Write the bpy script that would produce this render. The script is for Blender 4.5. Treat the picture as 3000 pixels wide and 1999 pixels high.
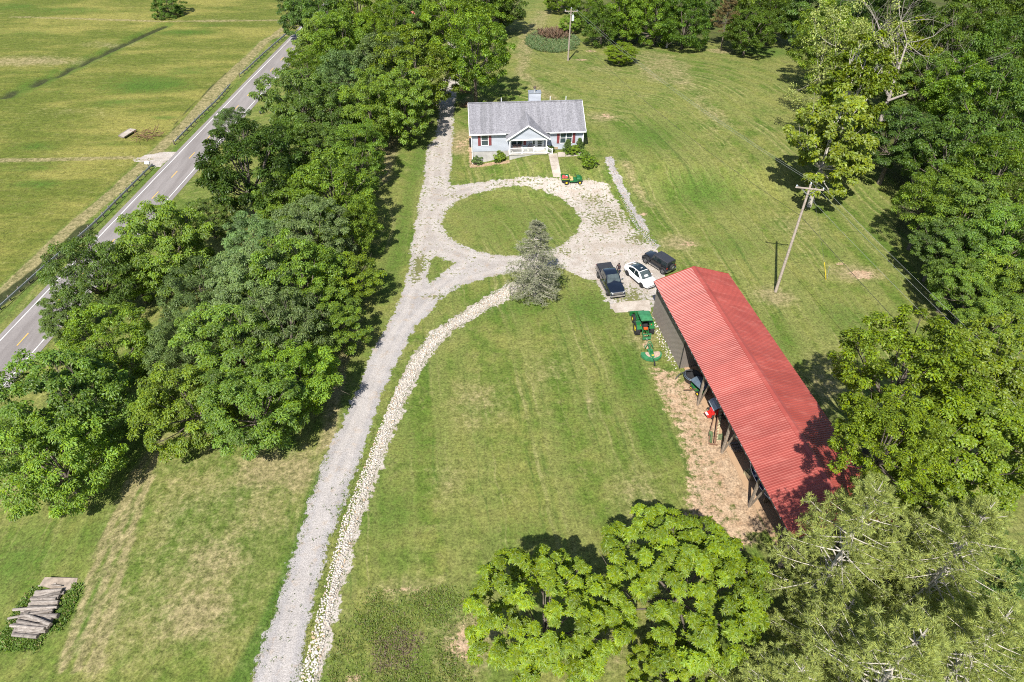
import bpy, math, random
import numpy as np
from mathutils import Vector, Matrix

# ------------------------------------------------------------------ camera, light, exposure
for o in list(bpy.data.objects): bpy.data.objects.remove(o)
SC = bpy.context.scene
COL = SC.collection
FPX, CX, CY = 1980.0, 1500.0, 999.5            # focal length and centre of the 3000 px wide photograph
PITCH, CAMH = math.radians(41.2), 49.0
cd = bpy.data.cameras.new('camera'); cam = bpy.data.objects.new('camera', cd); COL.objects.link(cam)
cd.sensor_width = 36.0; cd.lens = FPX/3000*36.0; cd.clip_end = 6000; cd.clip_start = 0.5
cam.location = (0, 0, CAMH); cam.rotation_euler = (math.pi/2-PITCH, 0, 0)
SC.camera = cam
SUNDIR = Vector((-2.76, -9.28, 12.1)).normalized()   # towards the sun
w = bpy.data.worlds.new('World'); SC.world = w; w.use_nodes = True
nt = w.node_tree; nt.nodes.clear()
sky = nt.nodes.new('ShaderNodeTexSky'); sky.sky_type = 'NISHITA'; sky.sun_disc = False
sky.sun_elevation = math.asin(SUNDIR.z); sky.sun_rotation = math.atan2(SUNDIR.x, SUNDIR.y)
sky.air_density = 1.0; sky.dust_density = 1.0; sky.ozone_density = 1.0
bg = nt.nodes.new('ShaderNodeBackground'); bg.inputs[1].default_value = 0.085
wo = nt.nodes.new('ShaderNodeOutputWorld')
nt.links.new(sky.outputs[0], bg.inputs[0]); nt.links.new(bg.outputs[0], wo.inputs[0])
sd = bpy.data.lights.new('sun', 'SUN'); sd.energy = 4.9; sd.angle = math.radians(0.53); sd.color = (1.0, 0.955, 0.88)
sun = bpy.data.objects.new('sun', sd); COL.objects.link(sun)
sun.rotation_euler = (-SUNDIR).to_track_quat('-Z', 'Y').to_euler()
SC.view_settings.view_transform = 'Standard'; SC.view_settings.look = 'None'
SC.view_settings.exposure = 0.82; SC.view_settings.gamma = 1.0; SC.view_settings.use_curve_mapping = False
SC.cycles.use_denoising = False; SC.cycles.pixel_filter_type = 'BLACKMAN_HARRIS'; SC.cycles.filter_width = 1.05; SC.cycles.max_bounces = 8; SC.cycles.transparent_max_bounces = 8

# ------------------------------------------------------------------ terrain and pixel -> ground helper
R_ = np.random.default_rng(7); random.seed(7)
def S(t):
    t = np.clip(t, 0, 1); return t*t*(3-2*t)
def T(x, y):
    x = np.asarray(x, float); y = np.asarray(y, float)
    z = -4.5*S((-21-x)/34)
    z = z + 1.93*S((x+6.6)/11)*S((y-86)/9.5)*(1-S((y-122)/45))*(1-S((x-28)/45))
    return z
SP, CP = math.sin(PITCH), math.cos(PITCH)
def ray(u, v):
    a = (u-CX)/FPX; b = (v-CY)/FPX
    return np.array([a, CP-b*SP, -SP-b*CP])
def G(u, v, h=0.0):
    "world point h metres above the terrain that is seen at photograph pixel u, v"
    d = ray(u, v); z = h
    for i in range(40):
        t = (z-CAMH)/d[2]; p = d*t
        z = 0.5*z+0.5*(float(T(p[0], p[1]))+h)
    return Vector((p[0], p[1], z))
def GA(u, v, z):
    d = ray(u, v); t = (z-CAMH)/d[2]
    return Vector((d[0]*t, d[1]*t, z))
def g2(pts): return np.array([G(u, v)[:2] for u, v in pts])
def depth(p): return p[1]*CP-(p[2]-CAMH)*SP

# ------------------------------------------------------------------ object helpers
def link(name, me, parent=None, mat=None):
    o = bpy.data.objects.new(name, me); COL.objects.link(o)
    if parent is not None: o.parent = parent
    if mat is not None and me is not None: me.materials.append(mat)
    return o
def tag(o, label=None, cat=None, group=None, kind=None):
    if label: o['label'] = label
    if cat: o['category'] = cat
    if group: o['group'] = group
    if kind: o['kind'] = kind
    return o
def thing(name, label, cat, loc=(0, 0, 0), rz=0.0, group=None):
    o = link(name, None); o.location = loc; o.rotation_euler = (0, 0, rz)
    o.empty_display_size = .3
    return tag(o, label, cat, group)
def copy_tree(o, parent=None):
    c = o.copy(); COL.objects.link(c); c.parent = parent
    for ch in list(o.children): copy_tree(ch, c)
    return c
def np_mesh(name, V, F, smooth=False, attrs=None):
    "V (n,3); F (m,k) all same k"
    V = np.asarray(V, np.float32); F = np.asarray(F, np.int32)
    me = bpy.data.meshes.new(name)
    m, k = F.shape
    me.vertices.add(len(V)); me.vertices.foreach_set('co', V.ravel())
    me.loops.add(m*k); me.loops.foreach_set('vertex_index', F.ravel())
    me.polygons.add(m); me.polygons.foreach_set('loop_start', np.arange(0, m*k, k, dtype=np.int32))
    me.polygons.foreach_set('loop_total', np.full(m, k, np.int32))
    if smooth: me.polygons.foreach_set('use_smooth', np.ones(m, bool))
    for n_, a in (attrs or {}).items():
        at = me.attributes.new(n_, 'FLOAT', 'POINT'); at.data.foreach_set('value', np.asarray(a, np.float32).ravel())
    me.update(calc_edges=True)
    return me
class MB:
    def __init__(s): s.v = []; s.f = []
    def add(s, vs, fs):
        b = len(s.v); s.v += [tuple(p) for p in vs]; s.f += [tuple(i+b for i in f) for f in fs]; return s
    def box(s, c, d, rot=None):
        x, y, z = d[0]/2, d[1]/2, d[2]/2
        vs = [Vector((i, j, k)) for k in (-z, z) for j in (-y, y) for i in (-x, x)]
        if rot is not None: vs = [rot @ p for p in vs]
        c = Vector(c)
        return s.add([p+c for p in vs], [(0, 2, 3, 1), (4, 5, 7, 6), (0, 1, 5, 4), (2, 6, 7, 3), (0, 4, 6, 2), (1, 3, 7, 5)])
    def b2(s, a, b):
        return s.box([(a[i]+b[i])/2 for i in range(3)], [abs(b[i]-a[i]) for i in range(3)])
    def tube(s, a, b, r0, r1=None, n=8, cap=True):
        a = Vector(a); b = Vector(b); r1 = r0 if r1 is None else r1
        d = (b-a); 
        if d.length < 1e-6: return s
        q = d.normalized(); u = q.orthogonal().normalized(); w_ = q.cross(u)
        vs = []
        for p, r in ((a, r0), (b, r1)):
            for i in range(n):
                t = 2*math.pi*i/n; vs.append(p+u*(math.cos(t)*r)+w_*(math.sin(t)*r))
        fs = [(i, (i+1) % n, n+(i+1) % n, n+i) for i in range(n)]
        if cap: fs += [tuple(range(n-1, -1, -1)), tuple(range(n, 2*n))]
        return s.add(vs, fs)
    def path(s, pts, r, n=6):
        for a, b in zip(pts[:-1], pts[1:]): s.tube(a, b, r, r, n)
        return s
    def beam(s, a, b, w_, h):
        a = Vector(a); b = Vector(b); d = b-a
        q = d.to_track_quat('X', 'Z').to_matrix()
        return s.box((a+b)/2, (d.length, w_, h), q)
    def lathe(s, prof, c=(0, 0, 0), axis='Z', n=20, rot=None, cap=True):
        "prof: (radius, height) list"
        vs = []; c = Vector(c)
        for r, h in prof:
            for i in range(n):
                t = 2*math.pi*i/n; x, y = r*math.cos(t), r*math.sin(t)
                p = Vector((x, y, h)) if axis == 'Z' else (Vector((h, x, y)) if axis == 'X' else Vector((x, h, y)))
                if rot is not None: p = rot @ p
                vs.append(p+c)
        fs = []
        for k in range(len(prof)-1):
            fs += [(k*n+i, k*n+(i+1) % n, (k+1)*n+(i+1) % n, (k+1)*n+i) for i in range(n)]
        if cap: fs.append(tuple(range(n-1, -1, -1))); fs.append(tuple(range((len(prof)-1)*n, len(prof)*n)))
        return s.add(vs, fs)
    def loft(s, secs, mirror=True):
        "secs: list of (y, half profile [(x,z)...] bottom-centre to top-centre)"
        rings = []
        for y, pr in secs:
            ring = [(x, y, z) for x, z in pr]
            ring += [(-x, y, z) for x, z in reversed(pr) if abs(x) > 1e-5]
            rings.append(ring)
        n = len(rings[0]); vs = [p for r in rings for p in r]; fs = []
        for k in range(len(rings)-1):
            fs += [(k*n+i, k*n+(i+1) % n, (k+1)*n+(i+1) % n, (k+1)*n+i) for i in range(n)]
        fs.append(tuple(range(n))); fs.append(tuple(range((len(rings)-1)*n+n-1, (len(rings)-1)*n-1, -1)))
        return s.add(vs, fs)
    def quad(s, *p): return s.add(p, [tuple(range(len(p)))])
    def slab(s, p, thick):
        "polygon p (>=3 points) thickened along its normal (both sides proud by thick/2)"
        p = [Vector(q) for q in p]; n_ = (p[1]-p[0]).cross(p[2]-p[0]).normalized()*thick/2; k = len(p)
        vs = [q+n_ for q in p]+[q-n_ for q in p]
        fs = [tuple(range(k)), tuple(range(2*k-1, k-1, -1))]+[(i, k+i, k+(i+1) % k, (i+1) % k) for i in range(k)]
        return s.add(vs, fs)
    def mesh(s, name, smooth=False, angle=None):
        me = bpy.data.meshes.new(name); me.from_pydata(s.v, [], s.f); me.update()
        import bmesh
        bm = bmesh.new(); bm.from_mesh(me); bmesh.ops.recalc_face_normals(bm, faces=bm.faces)
        if smooth:
            for f in bm.faces: f.smooth = True
            for e in bm.edges:
                if len(e.link_faces) == 2 and e.calc_face_angle(0) > (angle or .7): e.smooth = False
        bm.to_mesh(me); bm.free()
        return me
    def build(s, name, mat, parent=None, smooth=False, angle=None, bevel=0):
        o = link(name, s.mesh(name, smooth, angle), parent, mat)
        if bevel:
            m = o.modifiers.new('bevel', 'BEVEL'); m.width = bevel; m.segments = 2; m.limit_method = 'ANGLE'
        return o

# ------------------------------------------------------------------ material helpers
class NT:
    def __init__(s, name):
        s.m = bpy.data.materials.new(name); s.m.use_nodes = True; s.t = s.m.node_tree; s.t.nodes.clear()
        s.out = s.t.nodes.new('ShaderNodeOutputMaterial'); s._p = None
    def n(s, ty, **kw):
        q = s.t.nodes.new(ty)
        for k, v in kw.items(): setattr(q, k, v)
        return q
    def L(s, a, b): s.t.links.new(a, b)
    def put(s, sock, v):
        if isinstance(v, bpy.types.NodeSocket): s.L(v, sock)
        elif isinstance(v, (tuple, list)): sock.default_value = (*v, 1.0) if (len(v) == 3 and sock.type == 'RGBA') else v
        elif v is not None: sock.default_value = v
    def pos(s):
        if s._p is None: s._p = s.n('ShaderNodeNewGeometry').outputs['Position']
        return s._p
    def obj(s): return s.n('ShaderNodeTexCoord').outputs['Object']
    def attr(s, name): return s.n('ShaderNodeAttribute', attribute_name=name).outputs['Fac']
    def noise(s, scale, detail=3, rough=.55, vec=None, dist=0.0, col=False, stretch=None, dim='3D', w=None):
        q = s.n('ShaderNodeTexNoise'); q.noise_dimensions = dim
        if dim != '1D':
            v = vec if vec is not None else s.pos()
            if stretch:
                mp = s.n('ShaderNodeMapping'); mp.inputs['Scale'].default_value = stretch[:3]
                if len(stretch) > 3: mp.inputs['Rotation'].default_value = (0, 0, stretch[3])
                s.L(v, mp.inputs['Vector']); v = mp.outputs[0]
            s.L(v, q.inputs['Vector'])
        if w is not None: s.put(q.inputs['W'], w)
        q.inputs['Scale'].default_value = scale; q.inputs['Detail'].default_value = detail
        q.inputs['Roughness'].default_value = rough; q.inputs['Distortion'].default_value = dist
        return q.outputs['Color' if col else 'Fac']
    def math(s, op, a, b=None, c=None, clamp=False):
        q = s.n('ShaderNodeMath', operation=op, use_clamp=clamp)
        for i, v in enumerate((a, b, c)):
            if v is not None: s.put(q.inputs[i], v)
        return q.outputs[0]
    def rng(s, v, a, b, c=0.0, d=1.0, smooth=True):
        q = s.n('ShaderNodeMapRange', interpolation_type='SMOOTHSTEP' if smooth else 'LINEAR')
        s.put(q.inputs[0], v)
        for i, k in enumerate((a, b, c, d)): s.put(q.inputs[i+1], k)
        return q.outputs[0]
    def mix(s, f, a, b, mode='MIX'):
        q = s.n('ShaderNodeMix', data_type='RGBA', blend_type=mode); q.clamp_factor = True
        s.put(q.inputs[0], f); s.put(q.inputs[6], a); s.put(q.inputs[7], b); return q.outputs[2]
    def gray(s, v):
        q = s.n('ShaderNodeCombineColor'); 
        for i in range(3): s.put(q.inputs[i], v)
        return q.outputs[0]
    def hsv(s, col, h=.5, sa=1.0, v=1.0):
        q = s.n('ShaderNodeHueSaturation'); s.put(q.inputs['Hue'], h); s.put(q.inputs['Saturation'], sa); s.put(q.inputs['Value'], v); s.put(q.inputs['Color'], col); return q.outputs[0]
    def bump(s, h, strength=.5, dist=.05):
        q = s.n('ShaderNodeBump'); q.inputs['Strength'].default_value = strength; q.inputs['Distance'].default_value = dist; s.L(h, q.inputs['Height']); return q.outputs[0]
    def pr(s, col, rough=.8, metal=0.0, bump=None, coat=0.0, spec=.5):
        q = s.n('ShaderNodeBsdfPrincipled'); s.put(q.inputs['Base Color'], col); s.put(q.inputs['Roughness'], rough)
        q.inputs['Metallic'].default_value = metal; q.inputs['Coat Weight'].default_value = coat; q.inputs['Coat Roughness'].default_value = .04
        q.inputs['Specular IOR Level'].default_value = spec
        if bump is not None: s.L(bump, q.inputs['Normal'])
        s.L(q.outputs[0], s.out.inputs[0]); return s.m
def plain(name, col, rough=.6, metal=0.0, coat=0.0, var=.15, scale=3.0, bump=0.0, spec=.5):
    k = NT(name); ob = k.obj()
    n_ = k.noise(scale, 4, .6, vec=ob)
    c = k.mix(1.0, k.mix(0, col, col), k.gray(k.rng(n_, .25, .75, 1-var, 1+var)), 'MULTIPLY')
    b = k.bump(k.noise(scale*6, 3, .6, vec=ob), bump, .02) if bump else None
    return k.pr(c, rough, metal, b, coat, spec)

# ---- ground cover ------------------------------------------------
def grass_color(k):
    "lawn, hay, dry grass and bare soil from world position and painted ground attributes"
    big = k.noise(.045, 3, .55); mid = k.noise(.28, 4, .6); fine = k.noise(1.5, 6, .72); grain = k.noise(4.2, 5, .85)
    mixv = k.math('ADD', k.math('MULTIPLY', big, .45), k.math('MULTIPLY', mid, .55))
    lawn = k.mix(k.rng(mixv, .40, .60), (.074, .118, .017), (.154, .162, .042))
    lawn = k.mix(k.math('MULTIPLY', k.rng(k.noise(.7, 5, .7), .50, .72), .62), lawn, (.180, .172, .066))
    # mowing passes
    st = k.attr('stripe'); sw = k.attr('stripew')
    st = k.math('ADD', st, k.math('MULTIPLY', k.noise(.25, 2), 1.1)); band = k.noise(.42, 2.0, .5, dim='1D', w=st)
    line = k.noise(1.5, 2.0, .5, dim='1D', w=st)
    patch = k.rng(k.noise(.10, 2), .35, .6)
    f1 = k.math('MULTIPLY', k.rng(band, .40, .60), sw)
    lawn = k.mix(k.math('MULTIPLY', f1, .62), lawn, (.150, .162, .048))
    f2 = k.math('MULTIPLY', k.math('MULTIPLY', k.rng(line, .56, .76), k.math('MULTIPLY', patch, k.rng(fine, .3, .6))), sw)
    lawn = k.mix(k.math('MULTIPLY', f2, .9), lawn, (.215, .205, .082))
    f3 = k.math('MULTIPLY', k.math('MULTIPLY', k.rng(line, .40, .27), patch), sw)
    lawn = k.mix(k.math('MULTIPLY', f3, .6), lawn, (.050, .090, .016))
    # hay field
    fb = k.noise(.10, 5, .62, stretch=(.45, 1.5, 1, .18)); ff = k.noise(.9, 5, .7, stretch=(.5, 1.3, 1, .1))
    hay = k.mix(k.rng(k.math('ADD', k.math('MULTIPLY', fb, .6), k.math('MULTIPLY', k.noise(.028, 3, .6), .4)), .42, .58), (.092, .114, .018), (.190, .180, .044))
    hay = k.mix(k.math('MULTIPLY', k.rng(ff, .5, .72), .45), hay, (.205, .195, .075))
    hay = k.mix(k.math('MULTIPLY', k.rng(ff, .46, .30), .55), hay, (.055, .080, .016))
    col = k.mix(k.attr('field'), lawn, hay)
    def thr(a, soft=.35, n_=None):
        n_ = n_ if n_ is not None else k.math('ADD', k.math('MULTIPLY', mid, .45), k.math('MULTIPLY', fine, .55))
        return k.rng(k.math('ADD', k.attr(a), k.math('MULTIPLY', k.math('SUBTRACT', n_, .5), 1.5)), .5-soft/2, .5+soft/2)
    col = k.mix(k.math('MULTIPLY', thr('lush', .7), .85), col, k.mix(mid, (.038, .088, .011), (.062, .120, .015)))
    col = k.mix(k.math('MULTIPLY', thr('dry', .6), .85), col, k.mix(k.rng(fine, .3, .7), (.155, .145, .058), (.265, .215, .118)))
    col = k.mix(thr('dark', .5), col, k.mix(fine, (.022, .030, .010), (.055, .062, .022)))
    dn = k.math('ADD', k.math('MULTIPLY', fine, .75), k.math('MULTIPLY', grain, .25))
    col = k.mix(thr('dirt', .22, dn), col, k.mix(k.rng(k.noise(.9, 5, .7), .3, .7), (.29, .195, .12), (.37, .275, .185)))
    g = k.math('ADD', k.math('MULTIPLY', k.rng(grain, .38, .62, .15, 1.85, False), .5), k.math('MULTIPLY', k.rng(fine, .34, .66, .45, 1.55, False), .5))
    col = k.mix(1.0, col, k.gray(g), 'MULTIPLY')
    h = k.math('ADD', k.math('MULTIPLY', grain, .5), fine)
    return col, h
def grass_mat():
    k = NT('grass_ground'); c, h = grass_color(k)
    return k.pr(c, .95, 0, k.bump(h, .8, .12), spec=.15)
def gravel_mat():
    k = NT('gravel_drive'); gc, gh = grass_color(k)
    sdv = k.attr('sd'); weed = k.attr('weedy'); tan = k.attr('tan')
    fine = k.noise(1.7, 5, .7); g = k.noise(11, 4, .8); mid = k.noise(.5, 4, .6)
    new = k.mix(k.rng(mid, .3, .7), (.270, .254, .248), (.340, .320, .310))
    old = k.mix(k.rng(mid, .35, .65), (.335, .290, .245), (.425, .385, .345))
    rock = k.mix(tan, new, old)
    rock = k.mix(k.math('MULTIPLY', k.rng(k.noise(.9, 4, .7), .52, .7), .6), rock, (.31, .235, .165))
    tr = k.rng(k.math('ABSOLUTE', k.math('SUBTRACT', sdv, 1.05)), .15, .55, 1.0, 0.0); rock = k.mix(k.math('MULTIPLY', tr, .35), rock, (.44, .40, .365))
    sp = k.math('MULTIPLY', k.rng(k.noise(3.4, 3, .75), .60, .66), k.math('ADD', .25, k.math('MULTIPLY', tan, .75))); rock = k.mix(k.math('MULTIPLY', sp, .8), rock, (.15, .13, .09))
    rock = k.mix(1.0, rock, k.gray(k.rng(g, .25, .75, .45, 1.5, False)), 'MULTIPLY')
    e = k.math('ADD', k.math('MULTIPLY', sdv, 1.25), k.math('MULTIPLY', k.math('ADD', k.math('SUBTRACT', fine, .5), k.math('MULTIPLY', k.math('SUBTRACT', mid, .5), .8)), 2.4))
    f = k.rng(e, -.12, .12)
    tuft = k.math('ADD', k.math('MULTIPLY', k.noise(2.6, 4, .65), .75), k.math('MULTIPLY', mid, .35))
    f = k.math('MULTIPLY', f, k.math('SUBTRACT', 1.0, k.rng(k.math('ADD', tuft, k.math('MULTIPLY', weed, .30)), .68, .76)))
    inside = k.rng(sdv, .2, .9); gc = k.mix(k.math('MULTIPLY', inside, .6), gc, (.135, .125, .060)); c = k.mix(f, gc, rock)
    return k.pr(c, .95, 0, k.bump(k.math('ADD', gh, g), .7, .06), spec=.2)
def asphalt_mat():
    k = NT('asphalt'); n_ = k.noise(.35, 4, .6, stretch=(2.5, .25, 1)); g = k.noise(14, 3, .7)
    c = k.mix(k.rng(n_, .3, .7), (.175, .158, .152), (.235, .215, .208))
    c = k.mix(1.0, c, k.gray(k.rng(g, .3, .7, .82, 1.16)), 'MULTIPLY')
    return k.pr(c, .9, 0, k.bump(g, .3, .01), spec=.3)
def leaf_mat(name, trans=.34, warm=(.30, .25, .03), warmf=.0, var=.5, spec=.36):
    "leaf colour comes from the object's own colour, varied leaf by leaf"
    k = NT(name)
    oi = k.n('ShaderNodeObjectInfo').outputs['Color']; t = k.attr('tint'); t2 = k.attr('tint2')
    c = k.mix(1.0, oi, k.gray(k.rng(t, 0, 1, 1-var, 1+var, False)), 'MULTIPLY')
    c = k.hsv(c, k.rng(t2, 0, 1, .478, .512, False), k.rng(t2, 0, 1, 1.08, .88, False), 1.0)
    if warmf: c = k.mix(k.math('MULTIPLY', k.rng(t2, .80, 1.0), warmf), c, warm)
    d = k.n('ShaderNodeBsdfPrincipled'); k.L(c, d.inputs['Base Color']); d.inputs['Roughness'].default_value = .45; d.inputs['Specular IOR Level'].default_value = spec
    tr = k.n('ShaderNodeBsdfTranslucent'); k.L(k.hsv(c, .485, 1.15, 1.5), tr.inputs[0])
    mx = k.n('ShaderNodeMixShader'); mx.inputs[0].default_value = trans
    k.L(d.outputs[0], mx.inputs[1]); k.L(tr.outputs[0], mx.inputs[2]); k.L(mx.outputs[0], k.out.inputs[0])
    return k.m
def shingle_mat():
    k = NT('shingles'); o = k.obj()
    br = k.n('ShaderNodeTexBrick'); k.L(o, br.inputs['Vector']); br.offset = .5
    br.inputs['Scale'].default_value = 1.0; br.inputs['Brick Width'].default_value = .33; br.inputs['Row Height'].default_value = 10.0
    br.inputs['Mortar Size'].default_value = .004; br.inputs['Color1'].default_value = (.17, .17, .185, 1); br.inputs['Color2'].default_value = (.25, .25, .265, 1); br.inputs['Mortar'].default_value = (.12, .12, .13, 1)
    st = k.noise(.5, 4, .6, vec=o, stretch=(2.2, .22, .22)); g = k.noise(5, 4, .8, vec=o)
    c = k.mix(.55, br.outputs['Color'], (.225, .22, .24))
    c = k.mix(k.math('MULTIPLY', k.rng(st, .45, .68), .55), c, (.13, .13, .14))
    c = k.mix(1.0, c, k.gray(k.rng(g, .25, .75, .6, 1.4)), 'MULTIPLY')
    return k.pr(c, .92, 0, k.bump(g, .4, .02), spec=.2)
def redmetal_mat():
    k = NT('red_roof_metal'); n_ = k.noise(.35, 4, .6); st = k.noise(1.2, 4, .65, stretch=(.3, 1.6, 1, .16))
    c = k.mix(k.rng(n_, .3, .7), (.240, .046, .035), (.290, .060, .046))
    c = k.mix(k.math('MULTIPLY', k.rng(st, .50, .70), .6), c, (.34, .10, .08))
    c = k.mix(1.0, c, k.gray(k.rng(k.n('ShaderNodeObjectInfo').outputs['Random'], 0, 1, .90, 1.10, False)), 'MULTIPLY')
    return k.pr(c, .42, 0, None, 0, .6)
def wood_mat(name, a, b, sc=1.0):
    k = NT(name); o = k.obj()
    n_ = k.noise(2.2*sc, 5, .7, vec=o, stretch=(.25, 3, 3)); c = k.mix(k.rng(n_, .3, .7), a, b)
    c = k.mix(k.math('MULTIPLY', k.rng(k.noise(1.4, 4, .7, vec=o), .55, .75), .5), c, tuple(x*.45 for x in a))
    c = k.mix(1.0, c, k.gray(k.rng(k.n('ShaderNodeObjectInfo').outputs['Random'], 0, 1, .7, 1.35, False)), 'MULTIPLY')
    return k.pr(c, .9, 0, k.bump(n_, .5, .02), spec=.2)
def bark_mat(name, a, b):
    k = NT(name); o = k.obj(); n_ = k.noise(3.0, 5, .7, vec=o, stretch=(1, 1, .35))
    return k.pr(k.mix(k.rng(n_, .3, .7), a, b), .9, 0, k.bump(n_, .6, .04), spec=.2)
def stone_mat(name, a, b, var=.35):
    k = NT(name); r = k.n('ShaderNodeObjectInfo').outputs['Random']; t = k.attr('tint')
    m_ = k.math('FRACT', k.math('ADD', r, t))
    c = k.mix(m_, a, b); c = k.mix(k.rng(m_, .86, .94), c, (.40, .30, .20))
    c = k.mix(1.0, c, k.gray(k.rng(k.noise(5, 4, .7), .3, .7, 1-var, 1+var*.5)), 'MULTIPLY')
    return k.pr(c, .9, 0, None, spec=.25)
def concrete_mat():
    k = NT('concrete'); n_ = k.noise(.8, 5, .65); g = k.noise(9, 3, .7)
    c = k.mix(k.rng(n_, .3, .7), (.30, .255, .21), (.42, .375, .325))
    return k.pr(k.mix(1.0, c, k.gray(k.rng(g, .3, .7, .86, 1.12)), 'MULTIPLY'), .9, 0, k.bump(g, .2, .01), spec=.2)

M = dict(
    grass=grass_mat(), gravel=gravel_mat(), asphalt=asphalt_mat(), shingle=shingle_mat(), redroof=redmetal_mat(), concrete=concrete_mat(),
    line_white=plain('white_line_paint', (.68, .67, .65), .7, var=.12), line_yellow=plain('yellow_line_paint', (.66, .40, .06), .7, var=.15),
    galv=plain('galvanised_steel', (.36, .38, .40), .45, .5, var=.2), postwood=wood_mat('guard_post_wood', (.10, .085, .065), (.17, .145, .115)),
    siding=plain('pale_blue_siding', (.355, .38, .43), .6, var=.05, scale=.7), trim=plain('white_trim', (.80, .80, .80), .5, var=.04),
    soffit=plain('white_soffit', (.72, .72, .72), .6, var=.04),
    block=plain('grey_foundation', (.36, .35, .335), .9, var=.2, scale=1.2, bump=.3), shutter=plain('red_shutter', (.20, .048, .052), .55, var=.12),
    glass=plain('window_glass', (.035, .055, .06), .06, var=.2, scale=.8, coat=.3), doorw=plain('white_door', (.62, .63, .64), .4, var=.04),
    blind=plain('window_blind', (.30, .36, .36), .6, var=.1),
    flue=plain('flue_metal', (.45, .45, .44), .4, .6), flue_dark=plain('flue_cap_rust', (.10, .07, .05), .7, .2),
    wicker=plain('brown_wicker', (.085, .060, .055), .85, var=.35, scale=8), cushion=plain('teal_cushion', (.20, .31, .30), .9),
    greywall=plain('grey_brown_metal', (.165, .145, .128), .42, .0, var=.12, scale=.6), darktrim=plain('dark_trim', (.025, .025, .027), .5),
    barnpost=wood_mat('barn_post_wood', (.16, .13, .10), (.27, .225, .18)), rafter=wood_mat('rafter_wood', (.14, .105, .075), (.22, .17, .125)),
    soil=None, pole=wood_mat('pole_wood', (.20, .165, .135), (.33, .285, .245)), insul=plain('porcelain', (.55, .60, .66), .2),
    xfmr=plain('transformer_grey', (.60, .62, .64), .4), wire=plain('wire_metal', (.30, .31, .30), .5, .3), cable=plain('black_cable', (.03, .03, .03), .6),
    yellow=plain('yellow_guard', (.62, .47, .03), .5),
    leaf=leaf_mat('broad_leaves', .34), leafw=leaf_mat('warm_tipped_leaves', .34, (.34, .33, .03), .32), needle=leaf_mat('needles', .25, (.20, .16, .06), .25, .45, .12),
    blade=leaf_mat('grass_blades', .25, (.30, .24, .10), .8, .4),
    bark=bark_mat('grey_bark', (.085, .070, .055), (.17, .145, .12)), palebark=bark_mat('pale_bark', (.34, .31, .27), (.52, .48, .42)),
    deadwood=bark_mat('dead_wood', (.19, .165, .145), (.33, .295, .265)),
    log=wood_mat('weathered_log', (.13, .11, .095), (.30, .27, .245)), logend=wood_mat('log_end', (.14, .11, .09), (.24, .20, .16)),
    stone=stone_mat('pale_riprap', (.38, .345, .29), (.58, .54, .48)), greystone=stone_mat('grey_riprap', (.24, .225, .22), (.40, .385, .375)),
    navy=plain('black_blue_paint', (.006, .009, .017), .12, .0, 1.0, var=.05), black=plain('black_paint', (.010, .0105, .012), .18, 0, .7, var=.05),
    matblack=plain('matt_black', (.022, .022, .024), .6, var=.2), softtop=plain('black_hardtop', (.030, .031, .036), .42, var=.12),
    tonneau=plain('black_vinyl_cover', (.030, .031, .034), .4, var=.1), white=plain('white_paint', (.78, .78, .79), .2, 0, .8, var=.02),
    carglass=plain('car_glass', (.012, .020, .022), .03, 0, 1.0, var=.1), screen=plain('windscreen_glass', (.055, .070, .070), .05, 0, 1.0, var=.35, scale=2.5), chrome=plain('chrome', (.55, .56, .58), .16, .95, var=.05), seatgrey=plain('pale_seats', (.40, .40, .40), .8),
    tyre=plain('tyre_rubber', (.016, .016, .017), .8, var=.2), rim=plain('alloy_rim', (.40, .41, .42), .3, .7), darkrim=plain('dark_rim', (.05, .05, .055), .35, .5),
    lamp=plain('headlamp', (.60, .62, .64), .1, .2, .8), redlamp=plain('tail_lamp', (.30, .012, .012), .2, 0, .6),
    green=plain('farm_green', (.012, .115, .028), .32, 0, .4, var=.1), paleg=plain('faded_green', (.035, .165, .068), .5, 0, .1, var=.25, scale=2.0),
    yel=plain('farm_yellow', (.66, .48, .02), .4, 0, .2), tan=plain('dusty_tan', (.36, .26, .20), .9, var=.3), seaty=plain('tan_seat', (.46, .33, .13), .7),
    orange=plain('orange_box', (.60, .085, .015), .5), red=plain('red_paint', (.45, .018, .014), .3, 0, .5), redcloth=plain('red_bags', (.38, .055, .050), .8, var=.4, scale=5),
    bluegrey=plain('blue_grey_canopy', (.085, .115, .150), .35, var=.15), silver=plain('silver_cover', (.36, .40, .46), .3, .2, .3, var=.2),
    rust=plain('rusty_steel', (.16, .085, .050), .85, var=.4, scale=4), olive=plain('old_green_steel', (.09, .13, .055), .7, var=.35, scale=4),
    cream=plain('cream_steel', (.45, .42, .26), .5, var=.25), blue=plain('blue_hull', (.055, .105, .24), .3, 0, .4), hullwhite=plain('white_hull', (.55, .57, .60), .35),
    shirt=plain('dark_shirt', (.030, .018, .022), .9), jeans=plain('dark_trousers', (.020, .022, .032), .9), skin=plain('skin', (.42, .24, .17), .6), hair=plain('dark_hair', (.012, .009, .008), .7),
    redshed=plain('old_red_roof', (.42, .13, .10), .6, var=.25, scale=1.0), boards=wood_mat('old_boards', (.12, .10, .085), (.22, .19, .165)),
    slabstone=plain('brown_slab_stone', (.27, .22, .175), .9, var=.35, scale=2.0, bump=.3), deckgrey=plain('porch_floor', (.40, .375, .34), .8), mulch=plain('leaf_litter', (.17, .10, .06), .95, var=.35, scale=3))
def soil_mat():
    k = NT('barn_floor_soil'); n_ = k.noise(.8, 5, .7); return k.pr(k.mix(n_, (.30, .19, .11), (.40, .28, .18)), .95, spec=.1)
M['soil'] = soil_mat()

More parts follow.
